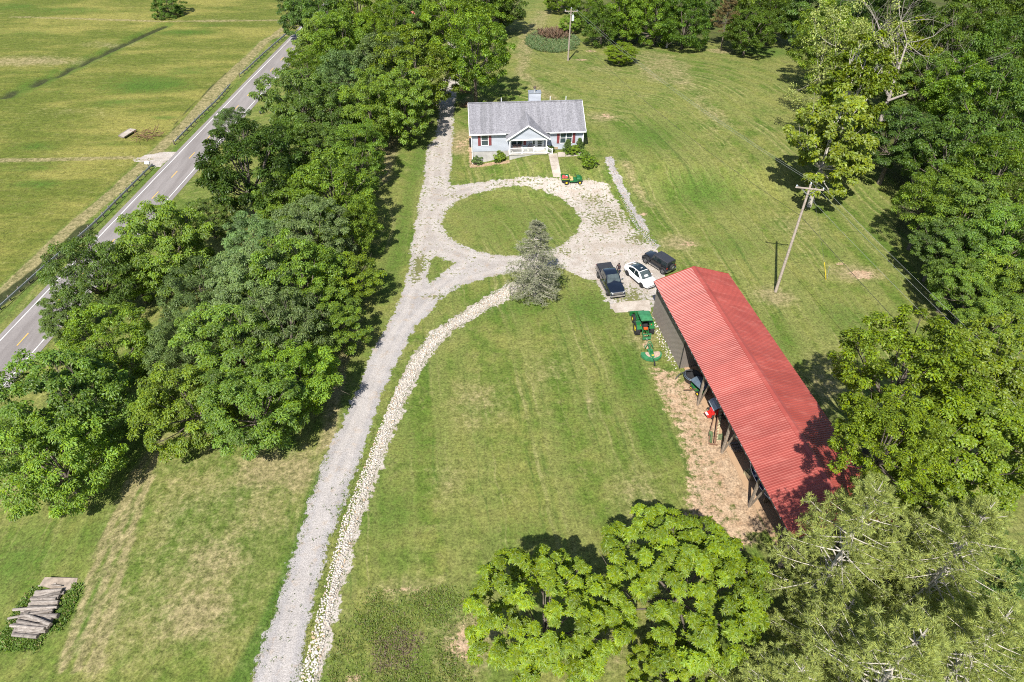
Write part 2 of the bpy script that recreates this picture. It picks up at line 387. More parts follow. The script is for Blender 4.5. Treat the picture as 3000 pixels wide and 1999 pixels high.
# ------------------------------------------------------------------ distance fields for painting the ground
def seg_dist(P, pts):
    "unsigned distance and along-sign to a polyline"
    best = np.full(len(P), 1e9); side = np.zeros(len(P))
    for a, b in zip(pts[:-1], pts[1:]):
        ab = b-a; t = np.clip(((P-a) @ ab)/(ab @ ab), 0, 1); q = P-(a+t[:, None]*ab)
        d = np.hypot(q[:, 0], q[:, 1]); m = d < best
        best[m] = d[m]; side[m] = np.sign(ab[0]*q[m, 1]-ab[1]*q[m, 0])
    return best, side
def poly_sd(P, pts):
    "signed distance to polygon, positive inside"
    pts = np.asarray(pts); d, _ = seg_dist(P, np.vstack([pts, pts[:1]]))
    ins = np.zeros(len(P), bool)
    for a, b in zip(pts, np.roll(pts, -1, 0)):
        c = (a[1] > P[:, 1]) != (b[1] > P[:, 1])
        xx = (b[0]-a[0])*(P[:, 1]-a[1])/((b[1]-a[1]) if abs(b[1]-a[1]) > 1e-9 else 1e-9)+a[0]
        ins ^= c & (P[:, 0] < xx)
    return np.where(ins, d, -d)
def blob(P, u, v, rx, ry=None, k=1.0):
    "soft spot: centre pixel and radii in metres"
    c = G(u, v); ry = ry or rx
    return k*np.clip(1.15-np.sqrt(((P[:, 0]-c.x)/rx)**2+((P[:, 1]-c.y)/ry)**2), 0, 1)
def band(P, px, wd, k=1.0, soft=.6):
    d, _ = seg_dist(P, g2(px)); return k*S((wd/2+soft/2-d)/soft)
def area(P, px, soft=1.5, k=1.0): return k*S(poly_sd(P, g2(px))/soft+.5)
def D(*pts): return [(a*1.275, b*1.275) for a, b in pts]

# ------------------------------------------------------------------ ground sheet
def axis(lo, hi, step, far):
    a = list(np.arange(lo, hi+1e-6, step)); s_ = step
    while a[-1] < far: s_ *= 1.22; a.append(a[-1]+s_)
    s_ = step
    while a[0] > -far: s_ *= 1.22; a.insert(0, a[0]-s_)
    return np.array(a)
gx, gy = axis(-92, 80, .55, 2500), axis(8, 200, .55, 2500)
X, Y = np.meshgrid(gx, gy); P = np.stack([X.ravel(), Y.ravel()], 1)
nx, ny = len(gx), len(gy)
ii = (np.arange(ny-1)[:, None]*nx+np.arange(nx-1)).ravel()
F = np.stack([ii, ii+1, ii+nx+1, ii+nx], 1)
hillz = T(P[:, 0], P[:, 1])
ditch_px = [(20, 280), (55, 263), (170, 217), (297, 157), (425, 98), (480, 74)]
AX_A, AX_N = np.array([.159, -.9873]), np.array([.9873, .159])
roadR = g2([(0, 1150), (514, 565), (790, 250)])
def paint(P):
    A = {}
    road_c = g2([(-300, 1500), (0, 1070), (120, 918), (330, 690), (459, 571), (600, 425), (720, 290), (860, 125)])
    rd, rs = seg_dist(P, road_c)
    A['field'] = np.where(rs > 0, S((rd-8.2)/1.2), 0.0)
    track = [(-200, 470), (0, 470), (200, 467), (380, 462)]
    dry = np.zeros(len(P)); dirt = dry.copy(); lush = dry.copy(); dark = dry.copy()
    def mx(a, b): np.maximum(a, b, out=a)
    # verge left of the road: tan mown strip, dark weedy strip by the guardrail
    vs = np.where(rs > 0, S((rd-5.8)/.7)*S((8.8-rd)/.8), 0)
    mx(dry, vs*1.0); mx(lush, np.where(rs > 0, S((rd-3.6)/.4)*S((5.4-rd)/.6), 0)*.55)
    mx(dark, band(P, [(-100, 955), (0, 882), (130, 785), (250, 668)], 2.4, .85))
    mx(dry, band(P, [(540, 365), (620, 265), (700, 190), (830, 82)], 1.6, .95))
    mx(dry, band(P, track, 1.5, .75)); mx(dry, band(P, [(0, 48), (470, 63), (810, 60)], 1.6, .65))
    mx(dark, band(P, ditch_px, 2.0, .85, 1.2)); mx(lush, band(P, ditch_px, 6.0, .6, 3))  # field ditch: dark weedy colour with the shade of its channel painted in
    mx(dark, band(P, [(505, 390), (520, 350), (600, 275), (660, 215)], .6, .7, .6))
    for u, v, rx, ry, k in [(430, 240, 14, 6, .6), (540, 210, 10, 5, .5), (610, 75, 9, 3, .5), (300, 420, 10, 3, .3), (90, 430, 6, 3, .6), (110, 540, 7, 2.5, .7), (60, 600, 9, 3, .4),
                            (300, 260, 9, 4, .45), (140, 265, 8, 4, .4), (200, 30, 16, 6, .6), (60, 490, 14, 2.5, .45), (280, 420, 12, 1.6, .35), (490, 345, 5, 1.6, .6)]:
        mx(lush, blob(P, u, v, rx, ry, k))
    for u, v, rx, ry, k in [(70, 180, 22, 5, .75), (330, 130, 14, 5, .45), (200, 330, 18, 4, .35), (650, 60, 10, 4, .35)]: mx(dry, blob(P, u, v, rx, ry, k))
    for u, v, rx, ry, k in [(430, 250, 13, 7, .85), (540, 95, 12, 4, .7), (330, 300, 9, 3, .6), (60, 95, 14, 4, .5), (40, 20, 18, 6, .6)]: mx(lush, blob(P, u, v, rx, ry, k))
    # between road and trees, lower left meadow
    mx(dry, area(P, [(430, 1330), (560, 1240), (930, 1310), (960, 1420), (860, 1680), (700, 1960), (330, 2050), (200, 2050)], 9, .42))
    for u, v, rx, ry, k in [(780, 1380, 5, 4, .85), (620, 1640, 5, 4, .7), (560, 1800, 6, 4, .75), (330, 1800, 3, 6, .5), (870, 1380, 3, 4, .8), (320, 1480, 4, 5, .3), (30, 1430, 2, 4, .9), (520, 1290, 5, 2, .6)]:
        mx(dry, blob(P, u, v, rx, ry, k))
    for q in (((425, 1333), (350, 1560), (230, 1960)), ((455, 1333), (385, 1560), (275, 1960)), ((395, 1380), (300, 1600), (180, 1960))): mx(dry, band(P, q, .8, .95, .8))
    mx(lush, band(P, [(405, 1440), (330, 1620), (230, 1900)], 1.5, .6, 1.2)); mx(lush, area(P, [(1310, 600), (1480, 560), (1640, 590), (1690, 650), (1600, 730), (1400, 735)], 8, .38)); mx(lush, band(P, [(950, 1380), (890, 1580), (800, 1800), (700, 1999)], 1.5, .95, 1.2))
    for u, v, rx, ry, k in [(60, 1640, 6, 5, .6), (290, 1560, 4, 5, .5), (540, 1500, 4, 4, .45), (690, 1450, 3, 3, .5), (330, 1830, 2, 3, .5), (100, 1860, 5, 3, .5)]:
        mx(lush, blob(P, u, v, rx, ry, k))
    # bare strip beneath the belt beside the drive
    mx(dry, area(P, [(1180, 330), (1270, 330), (1170, 430), (1140, 530), (1100, 560), (1115, 430)], 3, .85))
    mx(dry, area(P, [(1010, 960), (1060, 930), (1050, 1010), (1020, 1060), (980, 1300), (930, 1330), (980, 1100)], 2, .95))
    mx(lush, band(P, [(1265, 330), (1240, 420), (1200, 560), (1170, 720), (1120, 880)], 2.4, .5, 2))
    # main lawn
    for u, v, rx, ry, k in [(1510, 900, 9, 5, .55), (1720, 900, 7, 6, .65), (1850, 1100, 3, 8, .65), (1900, 1250, 3, 8, .6), (1240, 1290, 4, 6, .45), (1150, 1500, 4, 5, .5), (1560, 1560, 5, 3, .45), (1730, 1200, 6, 4, .35), (1660, 1300, 2, 6, .4)]:
        mx(lush, blob(P, u, v, rx, ry, k))
    for u, v, rx, ry, k in [(1400, 1180, 6, 7, .42), (1620, 1080, 5, 6, .4), (1870, 1450, 4, 5, .50), (1310, 1400, 4, 4, .4), (1200, 1730, 5, 2, .55), (1370, 1880, 4, 4, .8), (1730, 1190, .5, 4, .8), (1950, 1850, 3, 4, .5), (1790, 1900, 2, 3, .6)]:
        mx(dry, blob(P, u, v, rx, ry, k))
    mx(dirt, blob(P, 1360, 1890, 3.0, 2.4, .62)); mx(dirt, blob(P, 1040, 1990, 1.6, 1.2, .6)); mx(dirt, band(P, [(1120, 1740), (1210, 1718), (1230, 1745)], .8, .5))
    # bare soil in front of the barn and under its roof
    mx(dirt, area(P, [(1890, 1080), (1925, 1066), (1995, 1085), (2040, 1170), (2100, 1290), (2240, 1600), (2150, 1640), (2020, 1540), (1990, 1500), (2000, 1390), (1978, 1280), (1920, 1160)], 3.2, .60))
    mx(dirt, area(P, [(2000, 1110), (2060, 1120), (2250, 1560), (2180, 1560), (2080, 1330)], 1.4, .95))
    mx(lush, blob(P, 2065, 1330, 1.4, 1.2, .85)); mx(lush, blob(P, 2090, 1360, 1.6, .7, .7)); mx(lush, blob(P, 2125, 1435, 1.1, 1.4, .9)); mx(lush, blob(P, 1960, 1085, 1.6, 1.6, .7))
    mx(dirt, blob(P, 1895, 1010, .9, 1.2, .7)); mx(dry, blob(P, 1880, 985, 3, 5, .6))
    # right lawn
    mx(dirt, blob(P, 2525, 805, 2.6, 1.6, .82)); mx(dirt, blob(P, 2460, 775, 1.6, .8, .62)); mx(dry, blob(P, 2510, 800, 5, 3, .8))
    mx(dry, blob(P, 2270, 868, 4, 3, .8)); mx(dry, blob(P, 1985, 715, 4, 3, .8)); mx(dirt, blob(P, 2015, 715, 3.0, 1.2, .58)); mx(dirt, blob(P, 1885, 628, 1.4, .8, .66))
    mx(dirt, blob(P, 1775, 340, 2.0, 1.6, .62)); mx(dry, blob(P, 1765, 345, 5, 3, .7)); mx(dirt, blob(P, 1705, 176, 2.2, .8, .85)); mx(dirt, blob(P, 1730, 150, 2.4, 2, .6)); mx(dirt, blob(P, 1546, 135, 1.4, .6, .7)); mx(dirt, blob(P, 1780, 255, 1.5, .8, .5))
    mx(dry, blob(P, 2115, 150, 4, 3, 1.0)); mx(dry, area(P, D((1420, 130), (1500, 110), (1590, 140), (1600, 190), (1700, 290), (1640, 300), (1560, 200), (1480, 190)), 6, .5))
    mx(dry, band(P, [(1830, 470), (1860, 540), (1900, 600)], 2, .6, 2)); mx(dry, band(P, D((1215, 110), (1195, 170), (1250, 210), (1300, 260)), 3, .6, 3)); mx(dry, band(P, D((1250, 30), (1215, 80), (1200, 130)), 5, .55, 4))
    for u, v, rx, ry, k in [(1900, 400, 9, 10, .6), (2050, 560, 9, 7, .7), (2150, 720, 7, 6, .5), (2230, 150, 12, 6, .75), (1450, 250, 7, 9, .55), (2480, 930, 6, 6, .5), (2300, 1000, 3, 8, .55), (1880, 660, 5, 4, .4), (1640, 350, 5, 9, .3)]:
        mx(lush, blob(P, u, v, rx, ry, k))
    for u, v, rx, ry, k in [(2330, 660, 6, 5, .5), (2420, 1120, 4, 8, .55), (2350, 1150, 4, 5, .5), (1760, 200, 10, 5, .4)]:
        mx(dry, blob(P, u, v, rx, ry, k))
    # by the house
    mx(dirt, band(P, [(1385, 487), (1440, 480), (1488, 474)], 1.1, .8, .8)); mx(dirt, band(P, [(1383, 400), (1386, 487)], 1.4, .75, 1)); mx(dry, blob(P, 1350, 420, 3.4, 7, .95)); mx(dirt, blob(P, 1352, 425, 2.0, 4, .55))
    mx(dirt, blob(P, 1245, 360, 3, 2, .6)); mx(dry, blob(P, 1372, 300, 2, 6, .7))
    # forest floor of the far and right woods, coloured darker
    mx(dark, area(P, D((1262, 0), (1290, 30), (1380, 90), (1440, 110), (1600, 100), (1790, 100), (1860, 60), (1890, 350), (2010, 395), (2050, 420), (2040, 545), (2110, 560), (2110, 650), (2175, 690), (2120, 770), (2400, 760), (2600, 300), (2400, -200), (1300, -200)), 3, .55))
    mx(dirt, area(P, [(2700, 700), (2760, 640), (2900, 690), (2880, 740), (2740, 740)], 3, .6))
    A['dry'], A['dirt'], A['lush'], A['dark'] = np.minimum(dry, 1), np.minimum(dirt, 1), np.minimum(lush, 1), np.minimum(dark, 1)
    # mowing passes: a coordinate that runs across them
    s1 = P @ AX_N
    dl, _ = seg_dist(P, g2([(930, 1960), (1060, 1558), (1130, 1333), (1230, 1060), (1360, 920), (1510, 860)]))
    wl = S((5-dl)/4)*.0; st = s1*(1-wl)+(dl+30)*wl
    rl = g2(D((1180, 100), (1260, 150), (1380, 190), (1560, 215), (1700, 320), (1850, 500), (1990, 660), (2120, 830), (2250, 1100)))
    dr, sr = seg_dist(P, rl); onright = (P @ AX_N > 32) | (P[:, 1] > 108)
    st = np.where(onright, dr*sr+100, st)
    left = P[:, 0] < -14
    dm, sm = seg_dist(P, g2([(800, 700), (430, 1333), (210, 1999), (150, 2200)]))
    st = np.where(left & (rs < 0), dm*sm+200, st)
    c = G(1497, 645); isl = np.hypot((P[:, 0]-c.x)/10, (P[:, 1]-c.y)/9.2) < 1
    st = np.where(isl, P @ np.array([.93, .36])+300, st)
    A['stripe'] = st
    A['stripew'] = np.where(left, .62, np.where(onright, 1.0, .8))*(1-A['field'])*np.where(P[:, 1] < 26, .35, 1)
    return A
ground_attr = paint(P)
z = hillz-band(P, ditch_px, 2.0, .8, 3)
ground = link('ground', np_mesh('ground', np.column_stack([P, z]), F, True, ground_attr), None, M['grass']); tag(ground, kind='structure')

# ------------------------------------------------------------------ road: asphalt with painted lines
def offset_poly(pts, off):
    pts = np.asarray(pts, float); t = np.gradient(pts, axis=0); t /= np.linalg.norm(t, axis=1)[:, None]
    return pts+np.stack([-t[:, 1], t[:, 0]], 1)*off
def resample(pts, step):
    pts = np.asarray(pts, float); L = np.r_[0, np.cumsum(np.hypot(*np.diff(pts, axis=0).T))]
    s_ = np.arange(0, L[-1], step); return np.stack([np.interp(s_, L, pts[:, 0]), np.interp(s_, L, pts[:, 1])], 1)
def smooth(pts, n=3):
    pts = np.asarray(pts, float)
    for _ in range(n): pts = np.vstack([pts[:1], .25*pts[:-2]+.5*pts[1:-1]+.25*pts[2:], pts[-1:]])
    return pts
def strip_mesh(name, L, Rr, dz, sub=1, attrs=None):
    n = len(L); V = []
    for k in range(sub+1):
        q = L+(Rr-L)*k/sub; V.append(np.column_stack([q, T(q[:, 0], q[:, 1])+dz]))
    V = np.stack(V, 1).reshape(-1, 3); F = []
    for i in range(n-1):
        for k in range(sub): a = i*(sub+1)+k; F.append((a, a+1, a+sub+2, a+sub+1))
    return np_mesh(name, V, F, True, attrs)
rl_px = [(-420, 1480), (0, 985), (150, 800), (404, 578), (540, 442), (640, 345), (770, 200), (850, 118), (930, 30)]
rr_px = [(-420, 1655), (0, 1150), (250, 855), (514, 565), (598, 468), (680, 350), (772, 274), (880, 130), (960, 30)]
ya = np.arange(20, 215, 1.0)
gl, gr_ = g2(rl_px), g2(rr_px)
def xat(g, y): o_ = np.argsort(g[:, 1]); return np.polyval(np.polyfit(g[:, 1], g[:, 0], 2), y)
lineL = np.stack([xat(gl, ya), ya], 1); lineR = np.stack([lineL[:, 0]+5.15, ya], 1)
cline = (lineL+lineR)/2
road = link('road', strip_mesh('road', offset_poly(lineL, .75), offset_poly(lineR, -.85), .03, 6), None, M['asphalt']); tag(road, kind='structure')
for nm, ln in (('edge_line', lineL), ('edge_line', lineR)):
    o = link(nm, strip_mesh('edge_line', offset_poly(ln, .055), offset_poly(ln, -.055), .036), road, M['line_white'])
y0 = G(453.5, 572.5).y
for k in range(-7, 17):
    yc = y0+k*7.0
    if yc < 22 or yc > 205: continue
    seg = np.stack([np.interp([yc-1.15, yc+1.15], ya, cline[:, 0]), [yc-1.15, yc+1.15]], 1)
    link('centre_dash', strip_mesh('centre_dash', offset_poly(seg, .06), offset_poly(seg, -.06), .036), road, M['line_yellow'])

# guardrails: w-beam on wooden posts
def guardrail(pts, label):
    t = thing('guardrail', label, 'guardrail', (pts[0][0], pts[0][1], float(T(*pts[0]))), 0, 'guardrails along the road')
    b0 = Vector(t.location); pts = resample(smooth(resample(pts, 1.0), 4), .95)
    V = []
    prof = [(0, .48), (.05, .53), (.05, .60), (0, .645), (.05, .69), (.05, .76), (0, .81)]
    nrm = offset_poly(pts, 1)-pts
    F = []
    for i, p in enumerate(pts):
        g = float(T(*p))
        for o_, h in prof: V.append((p[0]-nrm[i][0]*o_-b0.x, p[1]-nrm[i][1]*o_-b0.y, g+h-b0.z))
    k = len(prof)
    for i in range(len(pts)-1):
        for j in range(k-1): F.append((i*k+j, i*k+j+1, (i+1)*k+j+1, (i+1)*k+j))
    me = np_mesh('rail', V, F); ro = link('rail', me, t, M['galv'])
    sm = ro.modifiers.new('thick', 'SOLIDIFY'); sm.thickness = .02
    pm = MB().b2((-.08, -.10, -.2), (.08, .10, .83)).mesh('post')
    bm_ = MB().b2((-.06, -.04, .5), (.06, .10, .78)).mesh('block_out')
    for i in range(0, len(pts), 2):
        p = pts[i]-0; q = p+nrm[i]*.22
        o = link('post', pm, t); o.location = (q[0]-b0.x, q[1]-b0.y, float(T(*q))-b0.z)
        if not pm.materials: pm.materials.append(M['postwood'])
    return t
guardrail(g2([(515, 425), (580, 357), (640, 300), (672, 262), (680, 253)])[::1], 'galvanised guardrail beyond the gravel field entrance, middle stretch')
guardrail(g2([(-260, 1160), (0, 915), (120, 805), (280, 665), (390, 552), (450, 492), (462, 480)]), 'long galvanised guardrail in the foreground running to the gravel field entrance')
guardrail(g2([(706, 226), (722, 214), (770, 168), (842, 105)]), 'farthest galvanised guardrail, up the road toward the trees')

# ------------------------------------------------------------------ gravel surfaces
def gravel_patch(name, sdfun, lo, hi, step, dz, weedfun, tanfun):
    xs, ys = np.arange(lo[0], hi[0], step), np.arange(lo[1], hi[1], step)
    Xg, Yg = np.meshgrid(xs, ys); Q = np.stack([Xg.ravel(), Yg.ravel()], 1); sdv = sdfun(Q)
    m, n = len(xs), len(ys)
    i0 = (np.arange(n-1)[:, None]*m+np.arange(m-1)).ravel(); Fq = np.stack([i0, i0+1, i0+m+1, i0+m], 1)
    keep = (sdv[Fq].max(1) > -1.0); Fq = Fq[keep]
    used = np.unique(Fq); mp = np.full(len(Q), -1); mp[used] = np.arange(len(used)); Q = Q[used]; Fq = mp[Fq]
    at = paint(Q); at['sd'] = sdv[used]; at['weedy'] = weedfun(Q); at['tan'] = tanfun(Q)
    return link(name, np_mesh(name, np.column_stack([Q, T(Q[:, 0], Q[:, 1])+dz]), Fq, True, at), None, M['gravel'])
main_px = [(640, 2190), (735, 1999), (808, 1780), (875, 1588), (916, 1450), (956, 1333), (1000, 1249), (1062, 1105), (1115, 989), (1157, 917), (1187, 840), (1208, 708), (1217, 650), (1242, 531), (1251, 438), (1276, 404), (1289, 327), (1284, 282), (1300, 235), (1325, 200), (1322, 150), (1300, 100),
           (1325, 95), (1365, 150), (1356, 204), (1337, 263), (1328, 353), (1324, 446), (1316, 531), (1330, 560), (1290, 650), (1262, 720), (1258, 760), (1254, 836), (1222, 955), (1183, 1019), (1128, 1134), (1090, 1240), (1060, 1333), (1005, 1480), (963, 1588), (920, 1750), (872, 1999), (820, 2190)]
loop_px = [(1285, 560), (1323, 545), (1400, 533), (1467, 527), (1616, 521), (1722, 527), (1775, 538), (1807, 586), (1833, 629), (1852, 668), (1900, 705), (1935, 735), (2005, 805), (1985, 860), (1930, 875), (1912, 905), (1790, 907), (1768, 860), (1742, 826), (1690, 806), (1640, 782), (1560, 788), (1502, 795), (1420, 818), (1340, 842), (1285, 885), (1250, 925), (1222, 957), (1150, 960), (1187, 840), (1208, 708), (1242, 560)]
tri_px = [(1252, 838), (1256, 760), (1278, 752), (1335, 772), (1292, 806)]
g_main, g_loop, g_tri = g2(main_px), g2(loop_px), g2(tri_px)
ec = np.array(G(1497, 645)[:2]); ea, eb = 9.55, 8.7
def drive_sd(Q):
    d = np.maximum(poly_sd(Q, g_main), poly_sd(Q, g_loop))
    e = Q-ec; r = np.hypot(e[:, 0]/ea, e[:, 1]/eb); di = (1-r)*min(ea, eb)
    d = np.minimum(d, -di); d = np.minimum(d, -poly_sd(Q, g_tri))
    return d
def drive_weed(Q):
    wv = blob(Q, 1800, 640, 8, 7, .62); wv = np.maximum(wv, blob(Q, 1740, 590, 5, 4, .6)); wv = np.maximum(wv, blob(Q, 1250, 560, 5, 4, .35)); wv = np.maximum(wv, blob(Q, 1225, 780, 1.4, 5, .9))
    wv = np.maximum(wv, blob(Q, 1850, 870, 4, 4, .70)); wv = np.maximum(wv, blob(Q, 1880, 700, 4, 3, .72)); wv = np.maximum(wv, blob(Q, 1390, 845, 5, 1.3, .6)); wv = np.maximum(wv, blob(Q, 1340, 575, 5, 1.6, .55))
    wv = np.maximum(wv, blob(Q, 1280, 870, 3, 1.2, .6)); wv = np.maximum(wv, blob(Q, 1640, 735, 4, 2, .55)); wv = np.maximum(wv, blob(Q, 1500, 535, 8, .9, .55)); wv = np.maximum(wv, .3*S((Q[:, 1]-58)/20))
    return wv
drive = gravel_patch('driveway', drive_sd, (-24, 8), (19, 175), .22, .02, drive_weed, lambda Q: S((Q[:, 1]-56)/24)*.55+S((Q[:, 0]+6)/16)*.5*S((Q[:, 1]-56)/10)); tag(drive, kind='structure')
ent = g2([(372, 470), (430, 455), (500, 440), (522, 428), (545, 432), (470, 488), (455, 492), (432, 478)])
fe = gravel_patch('field_entrance', lambda Q: poly_sd(Q, ent), (-66, 88), (-50, 112), .2, .022, lambda Q: blob(Q, 400, 468, 5, 1, .6), lambda Q: np.full(len(Q), .8)); tag(fe, kind='structure')

# concrete: front walk in slabs and worn pad beside the barn
def ground_slab(name, px, dz, parent=None, mat=None, thick=.12, step=None):
    pts = [G(u, v) for u, v in px]; m = MB(); k = len(pts)
    vs = [(p.x, p.y, float(T(p.x, p.y))+dz) for p in pts]+[(p.x, p.y, float(T(p.x, p.y))+dz-thick) for p in pts]
    m.add(vs, [tuple(range(k)), tuple(range(2*k-1, k-1, -1))]+[(i, k+i, k+(i+1) % k, (i+1) % k) for i in range(k)])
    return m.build(name, mat or M['concrete'], parent)
walk = link('front_walk', None); tag(walk, kind='structure')
def lerp(a, b, t): return (a[0]+(b[0]-a[0])*t, a[1]+(b[1]-a[1])*t)
wa, wb, wc, wd = (1606.5, 452), (1632, 450), (1645, 520), (1621, 520)
for i in range(6):
    t0, t1 = i/6+.006, (i+1)/6-.006
    ground_slab('walk_slab', [lerp(wa, wd, t0), lerp(wb, wc, t0), lerp(wb, wc, t1), lerp(wa, wd, t1)], .06, walk)
for i in range(3):
    t0, t1 = i/3+.01, (i+1)/3-.01
    ground_slab('walk_slab', [lerp((1633, 448), (1706, 441), t0), lerp((1633, 448), (1706, 441), t1), lerp((1634, 461), (1700, 457), t1), lerp((1634, 461), (1700, 457), t0)], .065, walk)
pad = ground_slab('concrete_pad', [(1786, 893), (1830, 884), (1902, 880), (1908, 912), (1802, 917)], .045); tag(pad, kind='structure')

# ------------------------------------------------------------------ rock lined ditch
def stone_mesh(name, seed):
    r = np.random.default_rng(seed); import bmesh
    bm = bmesh.new(); bmesh.ops.create_icosphere(bm, subdivisions=1, radius=.5)
    for v in bm.verts: v.co = Vector((v.co.x*r.uniform(.75, 1.2), v.co.y*r.uniform(.65, 1.05), v.co.z*r.uniform(.5, .8)))
    bmesh.ops.dissolve_degenerate(bm, dist=.001, edges=bm.edges)
    me = bpy.data.meshes.new(name); bm.to_mesh(me); bm.free(); return me
stones = [stone_mesh('stone', 50+i) for i in range(6)]
def scatter(poly, spacing, seed):
    r = np.random.default_rng(seed); lo, hi = poly.min(0), poly.max(0)
    xs, ys = np.arange(lo[0], hi[0], spacing), np.arange(lo[1], hi[1], spacing)
    q = np.stack(np.meshgrid(xs, ys), -1).reshape(-1, 2)+r.uniform(-.45, .45, (len(xs)*len(ys), 2))*spacing
    return q[poly_sd(q, poly)+r.uniform(-.18, .12, len(q)) > 0]
def joined_stones(name, pts, mat, parent, lo, hi, seed, dz):
    r = np.random.default_rng(seed); V = []; Fs = []; tn = []; b = 0
    for p in pts:
        me = stones[r.integers(6)]; co = np.array([v.co for v in me.vertices]); s_ = r.uniform(lo, hi); a = r.uniform(0, 6.28)
        c_, n_ = math.cos(a), math.sin(a); co = co @ np.array([[c_, n_, 0], [-n_, c_, 0], [0, 0, 1]])*s_
        g = float(T(*p))+dz+s_*.12; V.append(co+np.array([p[0], p[1], g])); Fs.append(np.array([list(f.vertices) for f in me.polygons])+b); b += len(co); tn += [r.random()]*len(co)
    o = link(name, np_mesh(name, np.vstack(V), np.vstack(Fs), False, {'tint': tn}), parent, mat); tag(o, kind='stuff'); return o
dl_px = [(830, 2130), (871, 1999), (912, 1850), (948, 1715), (1000, 1524), (1076, 1333), (1140, 1176), (1204, 1057), (1272, 976), (1349, 921), (1425, 874), (1489, 838), (1520, 828)]
dr_px = [(1540, 842), (1512, 858), (1472, 879), (1404, 917), (1323, 968), (1247, 1049), (1187, 1168), (1119, 1333), (1042, 1558), (1000, 1703), (977, 1800), (928, 1999), (890, 2130)]
dpoly = g2(dl_px+dr_px)
ditch = link('rock_ditch', None); tag(ditch, kind='structure')
bx = scatter(dpoly, .5, 3)
bedm = MB(); 
L_, R2 = resample(g2(dl_px), 1.2), None
bed_at = lambda Q: poly_sd(Q, dpoly)+.25
bed = gravel_patch('gravel_bed', bed_at, (-16, 14), (4, 70), .25, .012, lambda Q: np.zeros(len(Q)), lambda Q: np.full(len(Q), .9)); bed.parent = ditch
pts = scatter(dpoly, .165, 5); pts = pts[poly_sd(pts, dpoly) > .12]; pts = pts[pts[:, 1] > 17]
pts = pts[np.argsort(pts[:, 1])]
for i, p in enumerate(pts[:300]):
    me = stones[i % 6]
    if not me.materials: me.materials.append(M['stone'])
    o = link('stone', me, ditch); s_ = random.uniform(.13, .27); o.scale = (s_, s_, s_); o.rotation_euler = (random.uniform(-.3, .3), random.uniform(-.3, .3), random.uniform(0, 6.28)); o.location = (p[0], p[1], float(T(*p))+.02+s_*.12)
joined_stones('more_stones', pts[300:], M['stone'], ditch,  .12, .26, 9, .02)
# loose row of grey rock along the edge of the parking
rp = [(1777, 461), (1788, 459), (1800, 487), (1820, 528), (1838, 572), (1862, 620), (1885, 645), (1905, 695), (1932, 722), (1912, 730), (1880, 690), (1850, 650), (1832, 608), (1812, 560), (1797, 520), (1783, 485)]
row = link('rock_edging', None); tag(row, kind='structure')
rpoly = g2(rp); rb = gravel_patch('gravel_bed', lambda Q: poly_sd(Q, rpoly)+.1, (8, 68), (28, 108), .25, .012, lambda Q: np.zeros(len(Q)), lambda Q: np.full(len(Q), .1)); rb.parent = row
joined_stones('edging_stones', scatter(g2(rp), .19, 15), M['greystone'], row, .10, .23, 19, .01)
fp = [(1895, 905), (1907, 905), (1988, 1082), (1976, 1080), (1950, 1050), (1922, 985)]
foot = link('barn_gravel_strip', None); tag(foot, kind='structure')
joined_stones('strip_stones', scatter(g2(fp), .26, 25), M['stone'], foot, .10, .26, 29, .02)

# ------------------------------------------------------------------ house
HL = G(1385, 480); HW, HD = 17.2, 10.2
ZS, ZE, ZR, OV = 2.04, 5.0, 7.62, .45         # siding bottom, eave, ridge, overhang
PM = (ZR-ZE)/(HD/2+OV)                          # roof pitch
house = thing('house', 'pale blue sided house with grey shingle roof and white front porch', 'house', (HL.x, HL.y, 0), math.radians(3.9))
MB().b2((0.03, .03, -1.0), (HW-.03, HD-.03, ZS)).build('foundation', M['block'], house)
def laps(m, a, b, z0, z1, out, hfun=None, ch=.19):
    "lapped boards on the vertical wall from a to b (xy), facing out; hfun(z) -> (t0, t1) clip"
    a = Vector((*a, 0)); b = Vector((*b, 0)); o = Vector((*out, 0)); z_ = z0
    while z_ < z1-1e-4:
        zt = min(z_+ch, z1)
        lo = hfun(z_) if hfun else (0, 1); hi = hfun(zt) if hfun else (0, 1)
        p0, p1 = a.lerp(b, lo[0]), a.lerp(b, lo[1]); q0, q1 = a.lerp(b, hi[0]), a.lerp(b, hi[1])
        m.quad(p0+o*.035+Vector((0, 0, z_)), p1+o*.035+Vector((0, 0, z_)), q1+o*.006+Vector((0, 0, zt)), q0+o*.006+Vector((0, 0, zt)))
        m.quad(p0+Vector((0, 0, z_)), p1+Vector((0, 0, z_)), p1+o*.035+Vector((0, 0, z_)), p0+o*.035+Vector((0, 0, z_)))
        z_ = zt
def gab(z_):
    if z_ <= ZE+OV*PM-.02: return (0, 1)
    h = min((z_-(ZE+OV*PM-.02))/PM/HD, .5); return (h, 1-h)
for nm, a, b, o_, hf, z1 in (('front_wall', (0, 0), (HW, 0), (0, -1), None, ZE+.12), ('back_wall', (HW, HD), (0, HD), (0, 1), None, ZE+.12), ('side_wall', (0, HD), (0, 0), (-1, 0), gab, ZR-.12), ('side_wall', (HW, 0), (HW, HD), (1, 0), gab, ZR-.12)):
    m = MB(); laps(m, a, b, ZS, z1, o_, hf); m.build(nm, M['siding'], house)
m = MB()
for x in (0, HW):
    for y in (0, HD): m.box((x, y, (ZS+ZE)/2), (.16, .16, ZE-ZS))
m.build('corner_trim', M['trim'], house)
